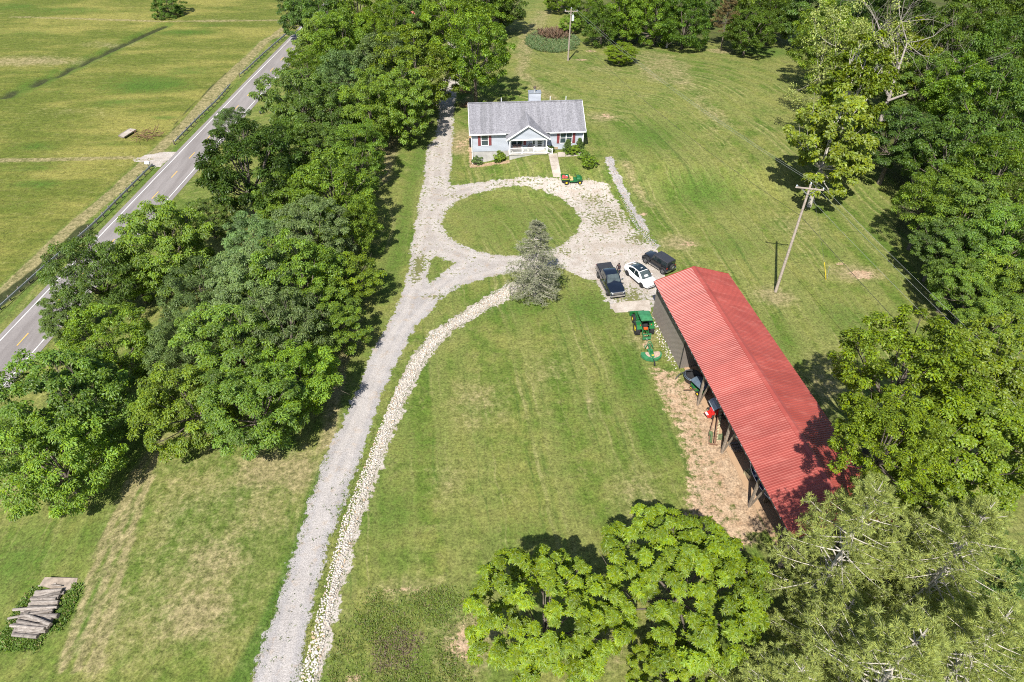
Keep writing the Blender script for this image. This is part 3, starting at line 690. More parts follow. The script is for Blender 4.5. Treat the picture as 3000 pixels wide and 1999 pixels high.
def slope_courses(m, x0, x1, ya, za, yb, zb, n):
    for i in range(n):
        t0, t1 = i/n, (i+1)/n; y0_, y1_ = ya+(yb-ya)*t0, ya+(yb-ya)*t1; z0_, z1_ = za+(zb-za)*t0, za+(zb-za)*t1
        m.quad((x0, y0_, z0_+.028), (x1, y0_, z0_+.028), (x1, y1_, z1_+.006), (x0, y1_, z1_+.006))
        m.quad((x0, y0_, z0_), (x1, y0_, z0_), (x1, y0_, z0_+.028), (x0, y0_, z0_+.028))
X0, X1 = -.35, HW+.35; YF, YB = -OV, HD+OV; YM = HD/2
m = MB(); slope_courses(m, X0, X1, YF, ZE, YM, ZR, 40); slope_courses(m, X0, X1, YB, ZE, YM, ZR, 40)
m.beam((X0, YM, ZR+.03), (X1, YM, ZR+.03), .34, .05)
m.build('roof', M['shingle'], house)
m = MB()
m.slab([(X0, YF, ZE-.06), (X1, YF, ZE-.06), (X1, YM, ZR-.06), (X0, YM, ZR-.06)], .05); m.slab([(X0, YB, ZE-.06), (X1, YB, ZE-.06), (X1, YM, ZR-.06), (X0, YM, ZR-.06)], .05)
m.build('roof_deck', M['trim'], house)
GX, GH = 8.55, 3.35; GZ0, GZ1, GY = 4.5, 6.72, -1.85
def gz(dx): return GZ1-(GZ1-GZ0)*abs(dx)/GH
m = MB()
for s in (-1, 1):
    vb = GH*(GZ1-ZE)/(GZ1-GZ0); yb = (GZ1-ZE)/PM-OV
    m.slab([(GX+s*GH, GY, GZ0+.06), (GX, GY, GZ1+.06), (GX, yb+.05, GZ1+.06), (GX+s*vb, -OV+.02, ZE+.06), (GX+s*GH, -OV+.02, GZ0+.06)], .05)
m.beam((GX, GY, GZ1+.09), (GX, yb, GZ1+.09), .26, .05)
m.build('porch_roof', M['shingle'], house)
m = MB()
for s in (-1, 1): m.beam((GX+s*(GH+.02), GY-.02, GZ0-.01), (GX, GY-.02, GZ1-.01), .07, .20)
m.build('rake_trim', M['trim'], house)
m = MB(); laps(m, (GX-GH, -1.52), (GX+GH, -1.52), GZ0+.02, GZ1-.15, (0, -1), lambda z_: ((z_-GZ0+.10)/(GZ1-GZ0)/2, 1-(z_-GZ0+.10)/(GZ1-GZ0)/2)); m.build('gable_wall', M['siding'], house)
MB().b2((GX-2.95, -1.56, 4.30), (GX+2.95, -1.40, 4.52)).build('porch_beam', M['trim'], house)
m = MB(); m.slab([(GX-2.95, -1.5, 4.50), (GX+2.95, -1.5, 4.50), (GX+2.95, 0, 4.50), (GX-2.95, 0, 4.50)], .03)
m.build('porch_ceiling', M['soffit'], house)
PD = 2.16
MB().b2((GX-2.85, -1.5, -.6), (GX+2.85, -.01, PD-.14)).build('porch_foundation', M['block'], house)
MB().b2((GX-2.98, -1.6, PD-.14), (GX+2.98, .01, PD)).build('porch_deck', M['deckgrey'], house)
for x in (GX-2.80, GX+2.80):
    m = MB(); m.box((x, -1.47, (PD+4.30)/2), (.15, .15, 4.30-PD)); m.box((x, -1.47, PD+.08), (.22, .22, .16)); m.box((x, -1.47, 4.22), (.22, .22, .1)); m.build('porch_post', M['trim'], house)
rail = MB()
for z_ in (PD+.12, PD+.92): rail.beam((GX-2.7, -1.47, z_), (GX+2.7, -1.47, z_), .09, .06)
for z_ in (PD+.12, PD+.92): rail.beam((GX-2.80, -1.4, z_), (GX-2.80, -.05, z_), .09, .06)
ro = rail.build('porch_railing', M['trim'], house)
bm_ = MB().box((0, 0, .46), (.045, .045, .82)).mesh('baluster'); bm_.materials.append(M['trim'])
for i in range(36):
    o = link('baluster', bm_, ro); o.location = (GX-2.62+i*5.24/35, -1.47, PD+.06)
for i in range(8):
    o = link('baluster', bm_, ro); o.location = (GX-2.80, -1.3+i*.17, PD+.06)
pm_ = MB().box((0, 0, .52), (.13, .13, 1.04)).box((0, 0, 1.06), (.17, .17, .06)).mesh('newel_post'); pm_.materials.append(M['trim'])
for x, y in ((GX-.93, -1.47), (GX+.93, -1.47), (GX+2.95, -1.47), (GX+2.95, -.25), (GX+3.75, -1.47), (GX+3.75, -.25)):
    o = link('newel_post', pm_, ro); o.location = (x, y, PD-.02 if x < GX+3 else PD-.42)
m = MB()
for y in (-1.47, -.25):
    m.beam((GX+2.95, y, PD+.92), (GX+3.75, y, PD+.52), .08, .06); m.beam((GX+2.95, y, PD+.15), (GX+3.75, y, PD-.25), .08, .06)
m.build('stair_rail', M['trim'], house)
for y in (-1.47, -.25):
    for i in range(4):
        o = link('baluster', bm_, ro); o.location = (GX+3.1+i*.16, y, PD-.02-i*.08)
for i in range(2): MB().b2((GX+2.98+i*.36, -1.4, 1.5), (GX+3.34+i*.36, -.3, PD-.14-i*.14)).build('step', M['concrete'], house)
def window(x, zc, ww, hh, panes, shut=True, y=-.03):
    f = MB(); t = .085
    f.b2((x-ww/2-t, y-.05, zc-hh/2-t), (x+ww/2+t, y+.03, zc-hh/2)); f.b2((x-ww/2-t, y-.05, zc+hh/2), (x+ww/2+t, y+.03, zc+hh/2+t))
    f.b2((x-ww/2-t, y-.05, zc-hh/2), (x-ww/2, y+.03, zc+hh/2)); f.b2((x+ww/2, y-.05, zc-hh/2), (x+ww/2+t, y+.03, zc+hh/2))
    if panes == 2: f.b2((x-.06, y-.05, zc-hh/2), (x+.06, y+.03, zc+hh/2))
    fo = f.build('window', M['trim'], house)
    for k in range(panes):
        a = x-ww/2+k*ww/panes+(.06 if k else 0); b = a+ww/panes-(.06 if panes == 2 else 0)
        MB().b2((a, y-.012, zc-hh/2), (b, y-.002, zc-.03)).build('pane', M['glass'], fo)
        MB().b2((a, y-.03, zc+.03), (b, y-.02, zc+hh/2)).build('pane', M['glass'], fo)
        MB().b2((a, y-.045, zc-.03), (b, y-.0, zc+.03)).build('sash', M['trim'], fo)
        MB().b2((a+.03, y-.028, zc+.30), (b-.03, y-.0135, zc+hh/2-.001)).build('blind', M['blind'], fo) if shut else None
    if shut:
        for s in ([-1, 1] if shut is True else [shut]):
            sm_ = MB(); xs_ = x+s*(ww/2+t+.24)
            sm_.b2((xs_-.21, y-.045, zc-hh/2-.05), (xs_+.21, y+.0, zc+hh/2+.05))
            for i in range(12): sm_.box((xs_, y-.05, zc-hh/2+.08+i*(hh-.1)/11), (.34, .03, .07), Matrix.Rotation(.4, 3, 'X'))
            sm_.build('shutter', M['shutter'], house)
window(1.98, 3.86, 1.0, 1.62, 1); window(14.55, 3.86, 1.78, 1.62, 2); window(6.95, 3.62, 1.75, 1.35, 2, 1)
do = MB().b2((9.98, -.06, PD), (10.98, -.02, PD+2.08)).build('door', M['doorw'], house)
for z_ in (PD+.45, PD+.75, PD+1.05, PD+1.55): MB().b2((10.17, -.072, z_), (10.79, -.0615, z_+(.24 if z_ < PD+1.5 else .38))).build('pane', M['glass'], do)
m = MB(); m.b2((9.86, -.07, PD), (9.98, -.0, PD+2.2)); m.b2((10.98, -.07, PD), (11.10, 0, PD+2.2)); m.b2((9.98, -.07, PD+2.08), (10.98, 0, PD+2.2)); m.b2((9.28, -.05, PD), (9.40, 0, PD+2.1)); m.b2((9.7, -.05, PD), (9.86, 0, PD+2.1)); m.build('door_frame', M['trim'], house)
MB().b2((9.40, -.055, PD+.8), (9.70, -.03, PD+2.05)).build('sidelight', M['glass'], house)
MB().lathe([(.001, 0), (.035, .02), (.035, .05), (.001, .06)], (10.85, -.13, PD+1.0), 'Y', 8).build('door_handle', M['galv'], house)
for a, b in (((X0, YF-.12, ZE-.13), (GX-GH-.02, YF, ZE+.015)), ((GX+GH+.02, YF-.12, ZE-.13), (X1, YF, ZE+.015)), ((X0, YB, ZE-.13), (X1, YB+.12, ZE+.015))): MB().b2(a, b).build('gutter', M['trim'], house)
for x, zb in ((-.02, .1), (HW+.0, 1.8)):
    m = MB(); m.b2((x-.05, -.20, zb), (x+.05, -.10, ZE-.35)); m.beam((x, -.15, ZE-.33), (x, -.5, ZE-.06), .09, .08); m.build('downspout', M['trim'], house)
m = MB()
for s, x in ((0, X0), (1, X1)):
    for a, b in (((x, YF, ZE-.03), (x, YM, ZR-.03)), ((x, YB, ZE-.03), (x, YM, ZR-.03))): m.beam(a, b, .05, .17)
m.build('rake_board', M['trim'], house)
ch = MB(); cx, cy = 10.15, 6.1
laps(ch, (cx-.92, cy-.6), (cx+.92, cy-.6), 6.6, 8.75, (0, -1)); laps(ch, (cx+.92, cy-.6), (cx+.92, cy+.6), 6.6, 8.75, (1, 0)); laps(ch, (cx+.92, cy+.6), (cx-.92, cy+.6), 6.6, 8.75, (0, 1)); laps(ch, (cx-.92, cy+.6), (cx-.92, cy-.6), 6.6, 8.75, (-1, 0))
co = ch.build('chimney', M['siding'], house)
MB().b2((cx-1.0, cy-.68, 8.74), (cx+1.0, cy+.68, 8.80)).build('chimney_cap', M['galv'], co)
MB().lathe([(.14, 8.79), (.14, 9.35), (.12, 9.36)], (cx, cy, 0), 'Z', 14).build('flue_pipe', M['flue'], co)
MB().lathe([(.24, 9.36), (.25, 9.52), (.16, 9.62), (.02, 9.66)], (cx, cy, 0), 'Z', 14).build('flue_cap', M['flue_dark'], co)
for x in (4.9, 12.6, 15.1): MB().lathe([(.055, 6.9), (.055, ZR+.42), (.035, ZR+.42)], (x, 5.9, 0), 'Z', 10).build('vent_pipe', M['trim'], house)
MB().b2((-.40, .9, 2.3), (-.04, 1.6, 3.5)).build('meter_box', M['matblack'], house)
MB().b2((12.55, -.05, 2.06), (13.35, .02, 2.42)).build('crawl_vent', M['greystone'], house)
HROT = Matrix.Rotation(math.radians(3.9), 4, 'Z')
def hw(x, y, z_=0): return HROT @ Vector((x, y, z_))+Vector((HL.x, HL.y, 0))
def chair(label, x, back, mat, name='porch_chair'):
    t = thing(name, label, 'chair', hw(x, -.75, PD), math.radians(3.9), 'chairs on the porch')
    MB().box((0, 0, .40), (.62, .58, .12)).build('seat', mat, t, bevel=.03)
    if back == 'round':
        m = MB(); n = 9
        ring = [(.40*math.cos(a), .27, .66+.46*math.sin(a)) for a in np.linspace(0, math.pi, n)]
        m.path(ring, .04); 
        for i in range(1, n-1): m.tube((ring[i][0], .27, .45), ring[i], .02, .02, 5)
        m.build('backrest', mat, t)
    else: MB().box((0, .27, .76), (.60, .10, .68), Matrix.Rotation(-.12, 3, 'X')).build('backrest', mat, t, bevel=.04)
    for s in (-1, 1):
        MB().box((s*.31, 0, .58), (.09, .56, .08)).build('armrest', mat, t)
        for y in (-.24, .24): MB().box((s*.28, y, .17), (.06, .06, .34)).build('leg', mat, t)
    return t
chair('brown wicker chair under the porch window, left of the pair', 6.55, 'sq', M['wicker'])
chair('brown wicker chair under the porch window, right of the pair', 7.3, 'sq', M['wicker'])
chair('dark round backed chair between the window and the front door', 9.05, 'round', M['wicker'])
t = thing('side_table', 'small table with a teal cover between the porch chairs', 'table', hw(8.15, -.75, PD), math.radians(3.9))
MB().box((0, 0, .55), (.5, .5, .05)).build('table_top', M['wicker'], t); MB().box((0, 0, .59), (.54, .54, .03)).build('cloth', M['cushion'], t)
for sx in (-1, 1):
    for sy in (-1, 1): MB().box((sx*.2, sy*.2, .26), (.05, .05, .52)).build('leg', M['wicker'], t)
hose = MB()
for k in range(3): hose.path([(math.cos(a)*(.50-.04*k), math.sin(a)*(.36-.03*k), .025+.02*k) for a in np.linspace(0, 2*math.pi, 17)], .016, 5)
o = hose.build('garden_hose', M['cable']); p = G(1686, 453); o.location = (p.x, p.y, p.z+.08); tag(o, 'coiled dark garden hose on the concrete walk beneath the right window', 'hose')

# ------------------------------------------------------------------ barn
ZB0, ZB1 = 4.78, 6.30
e0, e1 = GA(2320, 1577, ZB0), GA(1916, 825, ZB0)
An = Vector((AX_N[0], AX_N[1], 0)); Aa = Vector((-AX_A[0], -AX_A[1], 0))
BL = (e1-e0).dot(Aa); b0 = An*25.58+Aa*e0.dot(Aa)
BX, BRX, BEX, BBX = -.5, 3.87, 8.22, 7.75        # left eave, ridge, right eave, back wall (local x)
BM = (ZB1-ZB0)/(BRX-BX)
barn = thing('barn', 'long open fronted pole barn with red ribbed metal roof and grey metal wall', 'barn', b0, math.atan2(.159, .9873))
def bl(p): q = Vector(p)-b0; return (q.dot(An), q.dot(Aa), p[2])
def bw(x, y, z_=0): return b0+An*x+Aa*y+Vector((0, 0, z_))
PWD = .914
def rib_profile(h, pitch=.2285, wb=.075, wt=.03):
    pr = []
    for i in range(4):
        c = pitch*(i+.5); pr += [(c-pitch/2, 0), (c-wb/2, 0), (c-wt/2, h), (c+wt/2, h), (c+wb/2, 0)]
    return pr+[(PWD, 0)]
pr = rib_profile(.042, .2285, .11, .03)
def roof_panel_mesh(xe, ze, xr, zr):
    V = []; n_ = Vector((-(zr-ze), 0, abs(xr-xe))).normalized() if xr > xe else Vector(((zr-ze), 0, abs(xr-xe))).normalized()
    for x, z_ in ((xe, ze), (xr, zr)):
        for y, h in pr: V.append(Vector((x, y, z_))+n_*h)
    k = len(pr); F_ = [(i, i+1, k+i+1, k+i) for i in range(k-1)]
    if xr < xe: F_ = [f[::-1] for f in F_]
    me = bpy.data.meshes.new('roof_panel'); me.from_pydata([tuple(v) for v in V], [], F_); me.update(); me.materials.append(M['redroof']); return me
pl, prr = roof_panel_mesh(BX, ZB0, BRX-.03, ZB1-.01), roof_panel_mesh(BEX, ZB0, BRX+.03, ZB1-.01)
NP = int(math.ceil(BL/PWD)); PS = BL/NP
for i in range(NP):
    for me in (pl, prr):
        o = link('roof_panel', me, barn); o.location = (0, i*PS, 0); o.scale = (1, PS/PWD, 1)
m = MB(); m.slab([(BRX-.30, -.03, ZB1-.06), (BRX-.30, BL+.03, ZB1-.06), (BRX, BL+.03, ZB1+.05), (BRX, -.03, ZB1+.05)], .02); m.slab([(BRX+.30, -.03, ZB1-.06), (BRX+.30, BL+.03, ZB1-.06), (BRX, BL+.03, ZB1+.05), (BRX, -.03, ZB1+.05)], .02)
m.build('ridge_cap', M['redroof'], barn)
for y in (-.02, BL+.02):
    m = MB(); m.beam((BX, y, ZB0-.03), (BRX, y, ZB1-.03), .04, .16); m.beam((BEX, y, ZB0-.03), (BRX, y, ZB1-.03), .04, .16); m.build('gable_trim', M['redroof'], barn)
m = MB(); m.b2((BX-.02, 0, ZB0-.17), (BX+.03, BL, ZB0-.02)); m.b2((BEX-.03, 0, ZB0-.17), (BEX+.02, BL, ZB0-.02)); m.build('eave_board', M['darktrim'], barn)
m = MB(); 
for i in range(NP+1): m.b2((BX-.055, i*PS-.10, ZB0-.05), (BX-.022, i*PS+.10, ZB0-.02))
m.build('eave_clips', M['galv'], barn)
wy1 = bl(G(1990, 1080))[1]; wy0 = wy1
post_y = [bl(G(*q))[1] for q in ((2050, 1186), (2113, 1327), (2187, 1486))]
def wall_panel_mesh(h):
    V = [(-hh_, y, z_) for z_ in (0.0, h) for y, hh_ in rib_profile(.045, .2285, .11, .03)]; k = len(V)//2
    me = bpy.data.meshes.new('wall_panel'); me.from_pydata(V, [], [(i, i+1, k+i+1, k+i)[::-1] for i in range(k-1)]); me.update(); me.materials.append(M['greywall']); return me
wm = wall_panel_mesh(ZB0+.12)
nw = int(round((BL-wy1)/PWD)); ws = (BL-wy1)/nw
for i in range(nw):
    o = link('wall_panel', wm, barn); o.location = (0, wy1+i*ws, 0); o.scale = (1, ws/PWD, 1)
for i in range(NP):
    o = link('wall_panel', wm, barn); o.location = (BBX, (i+1)*PS, 0); o.scale = (1, PS/PWD, 1); o.rotation_euler = (0, 0, math.pi)
def end_wall(y, nm, mat):
    m = MB(); m.slab([(0, y, 0), (BBX, y, 0), (BBX, y, ZB0+.1), (BRX, y, ZB1-.08), (0, y, ZB0+.1)], .04)
    for i in range(int(BBX/.229)):
        x = .1+i*.229; m.b2((x-.03, y-.045, 0), (x+.03, y+.045, min(ZB0+.1+x*BM, ZB1-.1-(x-BRX)*BM if x > BRX else 99)))
    return m.build(nm, mat, barn)
end_wall(BL-.25, 'end_wall', M['greywall']); end_wall(wy1+.03, 'partition', M['greywall']); end_wall(.25, 'end_wall', M['greywall'])
MB().b2((-.045, wy1-.03, 0), (.03, wy1+.05, ZB0+.1)).build('corner_trim', M['darktrim'], barn)
for y in post_y+[.4]:
    m = MB(); m.box((.0, y, 2.38), (.20, .20, 4.76)); m.build('post', M['barnpost'], barn)
    m = MB(); m.beam((.06, y-.02, .15), (.10, y-1.15, 4.6), .10, .15); m.build('brace', M['barnpost'], barn)
    m = MB(); m.beam((.0, y, 4.66), (BRX, y, ZB1-.32), .06, .2); m.beam((BBX, y, 4.66), (BRX, y, ZB1-.32), .06, .2); m.beam((0, y, 4.75), (BBX, y, 4.75), .06, .2); m.build('truss', M['rafter'], barn)
    MB().box((3.9, y, 2.4), (.18, .18, 4.8)).build('post', M['barnpost'], barn)
MB().beam((.0, .2, 4.72), (.0, wy1, 4.72), .12, .26).build('header_beam', M['rafter'], barn)
m = MB()
for k in range(5):
    x = .2+k*.85; m.beam((x, .1, ZB0+(x-BX)*BM-.11), (x, BL-.2, ZB0+(x-BX)*BM-.11), .12, .05)
    x = BBX-.2-k*.85; m.beam((x, .1, ZB0+(BEX-x)*BM-.11), (x, BL-.2, ZB0+(BEX-x)*BM-.11), .12, .05)
m.build('purlins', M['rafter'], barn)
m = MB(); m.slab([(.5, .3, .03), (BBX-.1, .3, .03), (BBX-.1, BL-.35, .03), (.5, BL-.35, .03)], .02); o = m.build('barn_floor', M['soil'], barn)

# ------------------------------------------------------------------ utility poles and wires
def pole(label, base, h, arm, arot, xf=False, lean=(0, 0), braces=True):
    t = thing('utility_pole', label, 'utility pole', base, 0, 'utility poles across the lawn')
    top = Vector((lean[0], lean[1], h))
    MB().tube((0, 0, -.3), top, .19, .12, 12).build('pole', M['pole'], t, True)
    ca, sa = math.cos(arot), math.sin(arot); d = Vector((ca, sa, 0)); zc = h-.42; tc = top*(zc/h)
    c = tc+Vector((sa*.14, -ca*.14, 0)); 
    MB().beam(c-d*arm/2, c+d*arm/2, .10, .13).build('crossarm', M['pole'], t)
    for s in (-1, 1):
        if braces: MB().beam(c+d*s*arm*.27+Vector((0, 0, -.05)), tc+Vector((sa*.14, -ca*.14, -.75)), .03, .045).build('brace', M['galv'], t)
        MB().lathe([(.03, .06), (.03, .12), (.075, .14), (.05, .2), (.075, .22), (.02, .30)], c+d*s*(arm/2-.1), 'Z', 8).build('insulator', M['insul'], t)
    MB().lathe([(.03, 0), (.03, .1), (.075, .12), (.05, .18), (.075, .2), (.02, .28)], top, 'Z', 8).build('insulator', M['insul'], t)
    if xf:
        x = MB().lathe([(.05, 0), (.24, .02), (.24, .85), (.20, .92), (.05, .95)], tc+Vector((.42, -.1, -1.75)), 'Z', 14).build('transformer', M['xfmr'], t)
        MB().lathe([(.05, 0), (.07, .05), (.05, .12), (.07, .17), (.03, .3)], tc+Vector((.42, -.1, -.82)), 'Z', 8).build('bushing', M['insul'], x)
    B = Vector(base); return [B+c-d*(arm/2-.1)+Vector((0, 0, .3)), B+top+Vector((0, 0, .28)), B+c+d*(arm/2-.1)+Vector((0, 0, .3))], B+tc+Vector((0, 0, -3.4))
pA = G(2272, 855); hA = min(np.arange(8, 18, .05), key=lambda h: abs((CY+FPX*((-(pA.y)*SP-(pA.z+h-CAMH)*CP)/depth(pA+Vector((0, 0, h)))))-541))
tA, lowA = pole('weathered grey utility pole standing on the lawn beside the red barn', pA, float(hA), 2.9, math.radians(-14), lean=(.12, .05))
pB = G(1664, 178); hB = min(np.arange(6, 16, .05), key=lambda h: abs((CY+FPX*((-(pB.y)*SP-(pB.z+h-CAMH)*CP)/depth(pB+Vector((0, 0, h)))))-26))
tB, lowB = pole('utility pole with grey transformer beside the reedy pond behind the house', pB, float(hB), 2.5, 0.0, True, lean=(.1, 0))
def wire(label, a, b, sag, r, mat, n=24):
    pts = [a.lerp(b, i/n)+Vector((0, 0, -sag*4*(i/n)*(1-i/n))) for i in range(n+1)]
    o = MB().path([p-a for p in pts], r, 5).build('wire', mat); o.location = a
    return tag(o, label, 'wire', 'overhead wires')
pN = Vector((50.5, -14, 12.8))
for nm, q in (('left', 0), ('middle', 1), ('right', 2)):
    if q: wire(f'thin overhead wire from the {nm} insulator of the near pole toward the far pole', tA[q], tB[q], 1.2, .011, M['wire'])
    wire(f'thin overhead wire from the {nm} insulator of the near pole to the lower right trees', tA[q], pN+Vector(((q-1)*1.3, (1-q)*.3, 0)), 1.5, .011, M['wire'])
wire('dark service cable from the near pole low over the right lawn', lowA, pN+Vector((-2.5, -1, -2.5)), 1.2, .022, M['cable'])
wire('dark service cable from the near pole toward the pole by the pond', lowA, lowB, 1.6, .018, M['cable'])
gp = G(2420, 820)
t = thing('guy_wire_guard', 'bright yellow guy wire guard standing in the right lawn', 'guy guard', gp)
MB().tube((0, 0, 0), (-.75, .42, 2.3), .04, .04, 8).build('guard_tube', M['yellow'], t); MB().tube((.1, .02, 0), (-.15, .1, 1.9), .03, .03, 8).build('guard_tube', M['galv'], t)
for i, tgt in enumerate((Vector((-.75, .42, 2.3)),)): MB().tube(tgt, tgt+(tA[1]-gp-tgt)*.985, .008, .008, 5).build('guy_wire', M['wire'], t)
# white pole in the far tree row
pW = G(1953, 140); t = thing('utility_pole', 'pale bare pole rising in front of the far tree row', 'utility pole', pW, 0, 'utility poles across the lawn')
MB().tube((0, 0, -.3), (0.05, 0, 15), .2, .13, 10).build('pole', M['palebark'], t, True)
ps = G(1789, 132); t = thing('marker_post', 'thin white marker post at the edge of the far shrubs', 'post', ps); MB().tube((0, 0, 0), (0, 0, 2.6), .05, .05, 8).build('shaft', M['trim'], t); MB().lathe([(.06, 2.6), (.06, 2.66), (.01, 2.7)], (0, 0, 0), 'Z', 8).build('cap', M['galv'], t)

# ------------------------------------------------------------------ foliage
def unit(v): return v/np.maximum(np.linalg.norm(v, axis=-1, keepdims=True), 1e-9)
def leaves_mesh(name, C, Nn, size, aspect, r, tint, droop=0.0, dirs=None, fold=.18):
    "one folded diamond per leaf: centre base C, blade direction dirs (or random in plane), normal Nn"
    n = len(C); Nn = unit(Nn)
    if dirs is None: dirs = r.normal(size=(n, 3))
    dirs = dirs-(dirs*Nn).sum(1, keepdims=True)*Nn; dirs = unit(dirs); side = np.cross(Nn, dirs)
    s_ = size[:, None]; w_ = s_*aspect*.5
    mid = C+dirs*s_*.5+Nn*s_*fold*.0; tip = C+dirs*s_-np.array([0, 0, 1])*s_*droop
    V = np.stack([C, mid+side*w_+Nn*s_*fold*.5, tip, mid-side*w_+Nn*s_*fold*.5], 1).reshape(-1, 3)
    i = np.arange(n)*4; F_ = np.stack([np.stack([i, i+1, i+2], 1), np.stack([i, i+2, i+3], 1)], 1).reshape(-1, 3)
    t2 = r.random(n)
    return V, F_, np.repeat(tint, 4), np.repeat(t2, 4)
def crown_radius(d, r, seed):
    "lumpy unit radius as a function of direction"
    q = np.random.default_rng(seed); s_ = np.zeros(len(d))
    for k in range(5):
        a = unit(q.normal(size=3)); s_ += q.uniform(.08, .24)*np.clip((d @ a-.4)/.6, 0, 1)
    for k in range(4):
        a = unit(q.normal(size=3)); s_ -= q.uniform(.06, .22)*np.clip((d @ a-.55)/.45, 0, 1)
    return 1+s_
def tubes_mesh(segs, n=6):
    V = []; F_ = []
    for p0, p1, r0, r1 in segs:
        p0, p1 = Vector(p0), Vector(p1); d = p1-p0
        if d.length < 1e-4: continue
        q = d.normalized(); u = q.orthogonal().normalized(); w_ = q.cross(u); b = len(V)
        for p, r in ((p0, r0), (p1, r1)):
            for i in range(n): V.append(p+u*math.cos(2*math.pi*i/n)*r+w_*math.sin(2*math.pi*i/n)*r)
        F_ += [(b+i, b+(i+1) % n, b+n+(i+1) % n, b+n+i) for i in range(n)]
    return np.array([tuple(v) for v in V]), np.array(F_)
def broadleaf(name, seed, R=4.0, H=8.5, flat=.85, npuff=70, nleaf=230, ls=(.20, .42), asp=.5, rp=(.17, .27), droop=.15, star=False, zlow=-.45, sparse=0.0, bark='bark', leaf='leaf', fill=.30):
    r = np.random.default_rng(seed); cz = H-R*flat*1.02
    k = np.arange(npuff)+.5; zz = 1-(1-zlow)*k/npuff; ph = k*2.39996+r.uniform(0, 6)
    rho = np.sqrt(np.maximum(0, 1-zz*zz)); d = np.stack([rho*np.cos(ph), rho*np.sin(ph), zz], 1)+r.normal(size=(npuff, 3))*.12; d = unit(d)
    rad = R*crown_radius(d, r, seed+1)*np.where(r.random(npuff) < fill, r.uniform(.48, .74, npuff), r.uniform(.80, 1.05, npuff))
    pc = d*rad[:, None]*np.array([1, 1, flat])+np.array([0, 0, cz])
    pr_ = R*r.uniform(*rp, npuff); ptint = r.normal(.5, .17, npuff)
    if sparse: keep = r.random(npuff) > sparse; pc, pr_, d, ptint = pc[keep], pr_[keep], d[keep], ptint[keep]
    m = len(pc)
    if star:      # compound leaves radiating from shoot tips
        nt_ = nleaf//9; tip_d = unit(r.normal(size=(m*nt_, 3))+np.repeat(d, nt_, 0)*.7+np.array([0, 0, .55]))
        base = np.repeat(pc, nt_, 0)+tip_d*np.repeat(pr_, nt_)[:, None]*r.uniform(.55, 1.05, (m*nt_, 1))*np.array([1, 1, .75])
        nf = 9; a = np.tile(np.arange(nf)*2*math.pi/nf, m*nt_)+np.repeat(r.uniform(0, 6, m*nt_), nf)
        up = np.repeat(tip_d*.5+np.array([0, 0, .8]), nf, 0); up = unit(up)
        t1 = unit(np.cross(up, np.array([.3, .9, .1]))); t2 = np.cross(up, t1)
        dr_ = t1*np.cos(a)[:, None]+t2*np.sin(a)[:, None]+up*.28
        C = np.repeat(base, nf, 0); N_ = up+r.normal(size=C.shape)*.28; sz = r.uniform(*ls, len(C))
        tint = np.clip(np.repeat(np.repeat(ptint, nt_)+r.normal(0, .12, m*nt_), nf)+r.normal(0, .08, len(C)), 0, 1)
        V, F_, t_, t2_ = leaves_mesh(name, C, N_, sz, asp, r, tint, droop, dr_)
    else:
        q = unit(r.normal(size=(m*nleaf, 3))+np.repeat(d, nleaf, 0)*.55+np.array([0, 0, .45]))
        rr = np.repeat(pr_, nleaf)*np.power(r.random(m*nleaf), .45)
        C = np.repeat(pc, nleaf, 0)+q*rr[:, None]*np.array([1, 1, .58])
        N_ = q*.45+np.array([-.1, -.3, .85])+r.normal(size=C.shape)*.38; sz = r.uniform(*ls, len(C))
        tint = np.clip(np.repeat(ptint, nleaf)+r.normal(0, .17, len(C)), 0, 1)
        dd = q+np.array([0, 0, -.5])+r.normal(size=C.shape)*.6
        V, F_, t_, t2_ = leaves_mesh(name, C, N_, sz, asp, r, tint, droop, dd)
    crown = np_mesh(name+'_crown', V, F_, False, {'tint': t_, 'tint2': t2_}); crown.materials.append(M[leaf])
    segs = []; tr = R*.055; fork = Vector((r.normal(0, .1), r.normal(0, .1), max(cz-R*.55, H*.22)))
    segs.append(((0, 0, -.3), fork*.5, tr*1.25, tr)); segs.append((fork*.5, fork, tr, tr*.85)); segs.append((fork, (r.normal(0, .2), r.normal(0, .2), cz+R*.35*flat), tr*.7, tr*.25))
    for i in r.choice(m, min(m, 22), replace=False):
        t_end = Vector(pc[i]); midp = fork.lerp(t_end, .5)+Vector((0, 0, -.08*R)); segs += [(fork, midp, tr*.42, tr*.25), (midp, t_end, tr*.25, tr*.07)]
        for s_ in range(2): segs.append((midp.lerp(t_end, .55), t_end+Vector(r.normal(size=3))*float(pr_[i])*.9, tr*.12, tr*.03))
    V, F_ = tubes_mesh(segs); tm = np_mesh(name+'_trunk', V, F_, True); tm.materials.append(M[bark])
    return dict(name=name, crown=crown, trunk=tm, R=R, H=H, cz=cz)
def needles(tips, dirs, r, n, ln, wd, spread=.8):
    m = len(tips); d = unit(np.repeat(dirs, n, 0)+r.normal(size=(m*n, 3))*spread+np.array([0, 0, .25])); C = np.repeat(tips, n, 0)
    nn = np.cross(d, r.normal(size=d.shape)); return C, nn, d
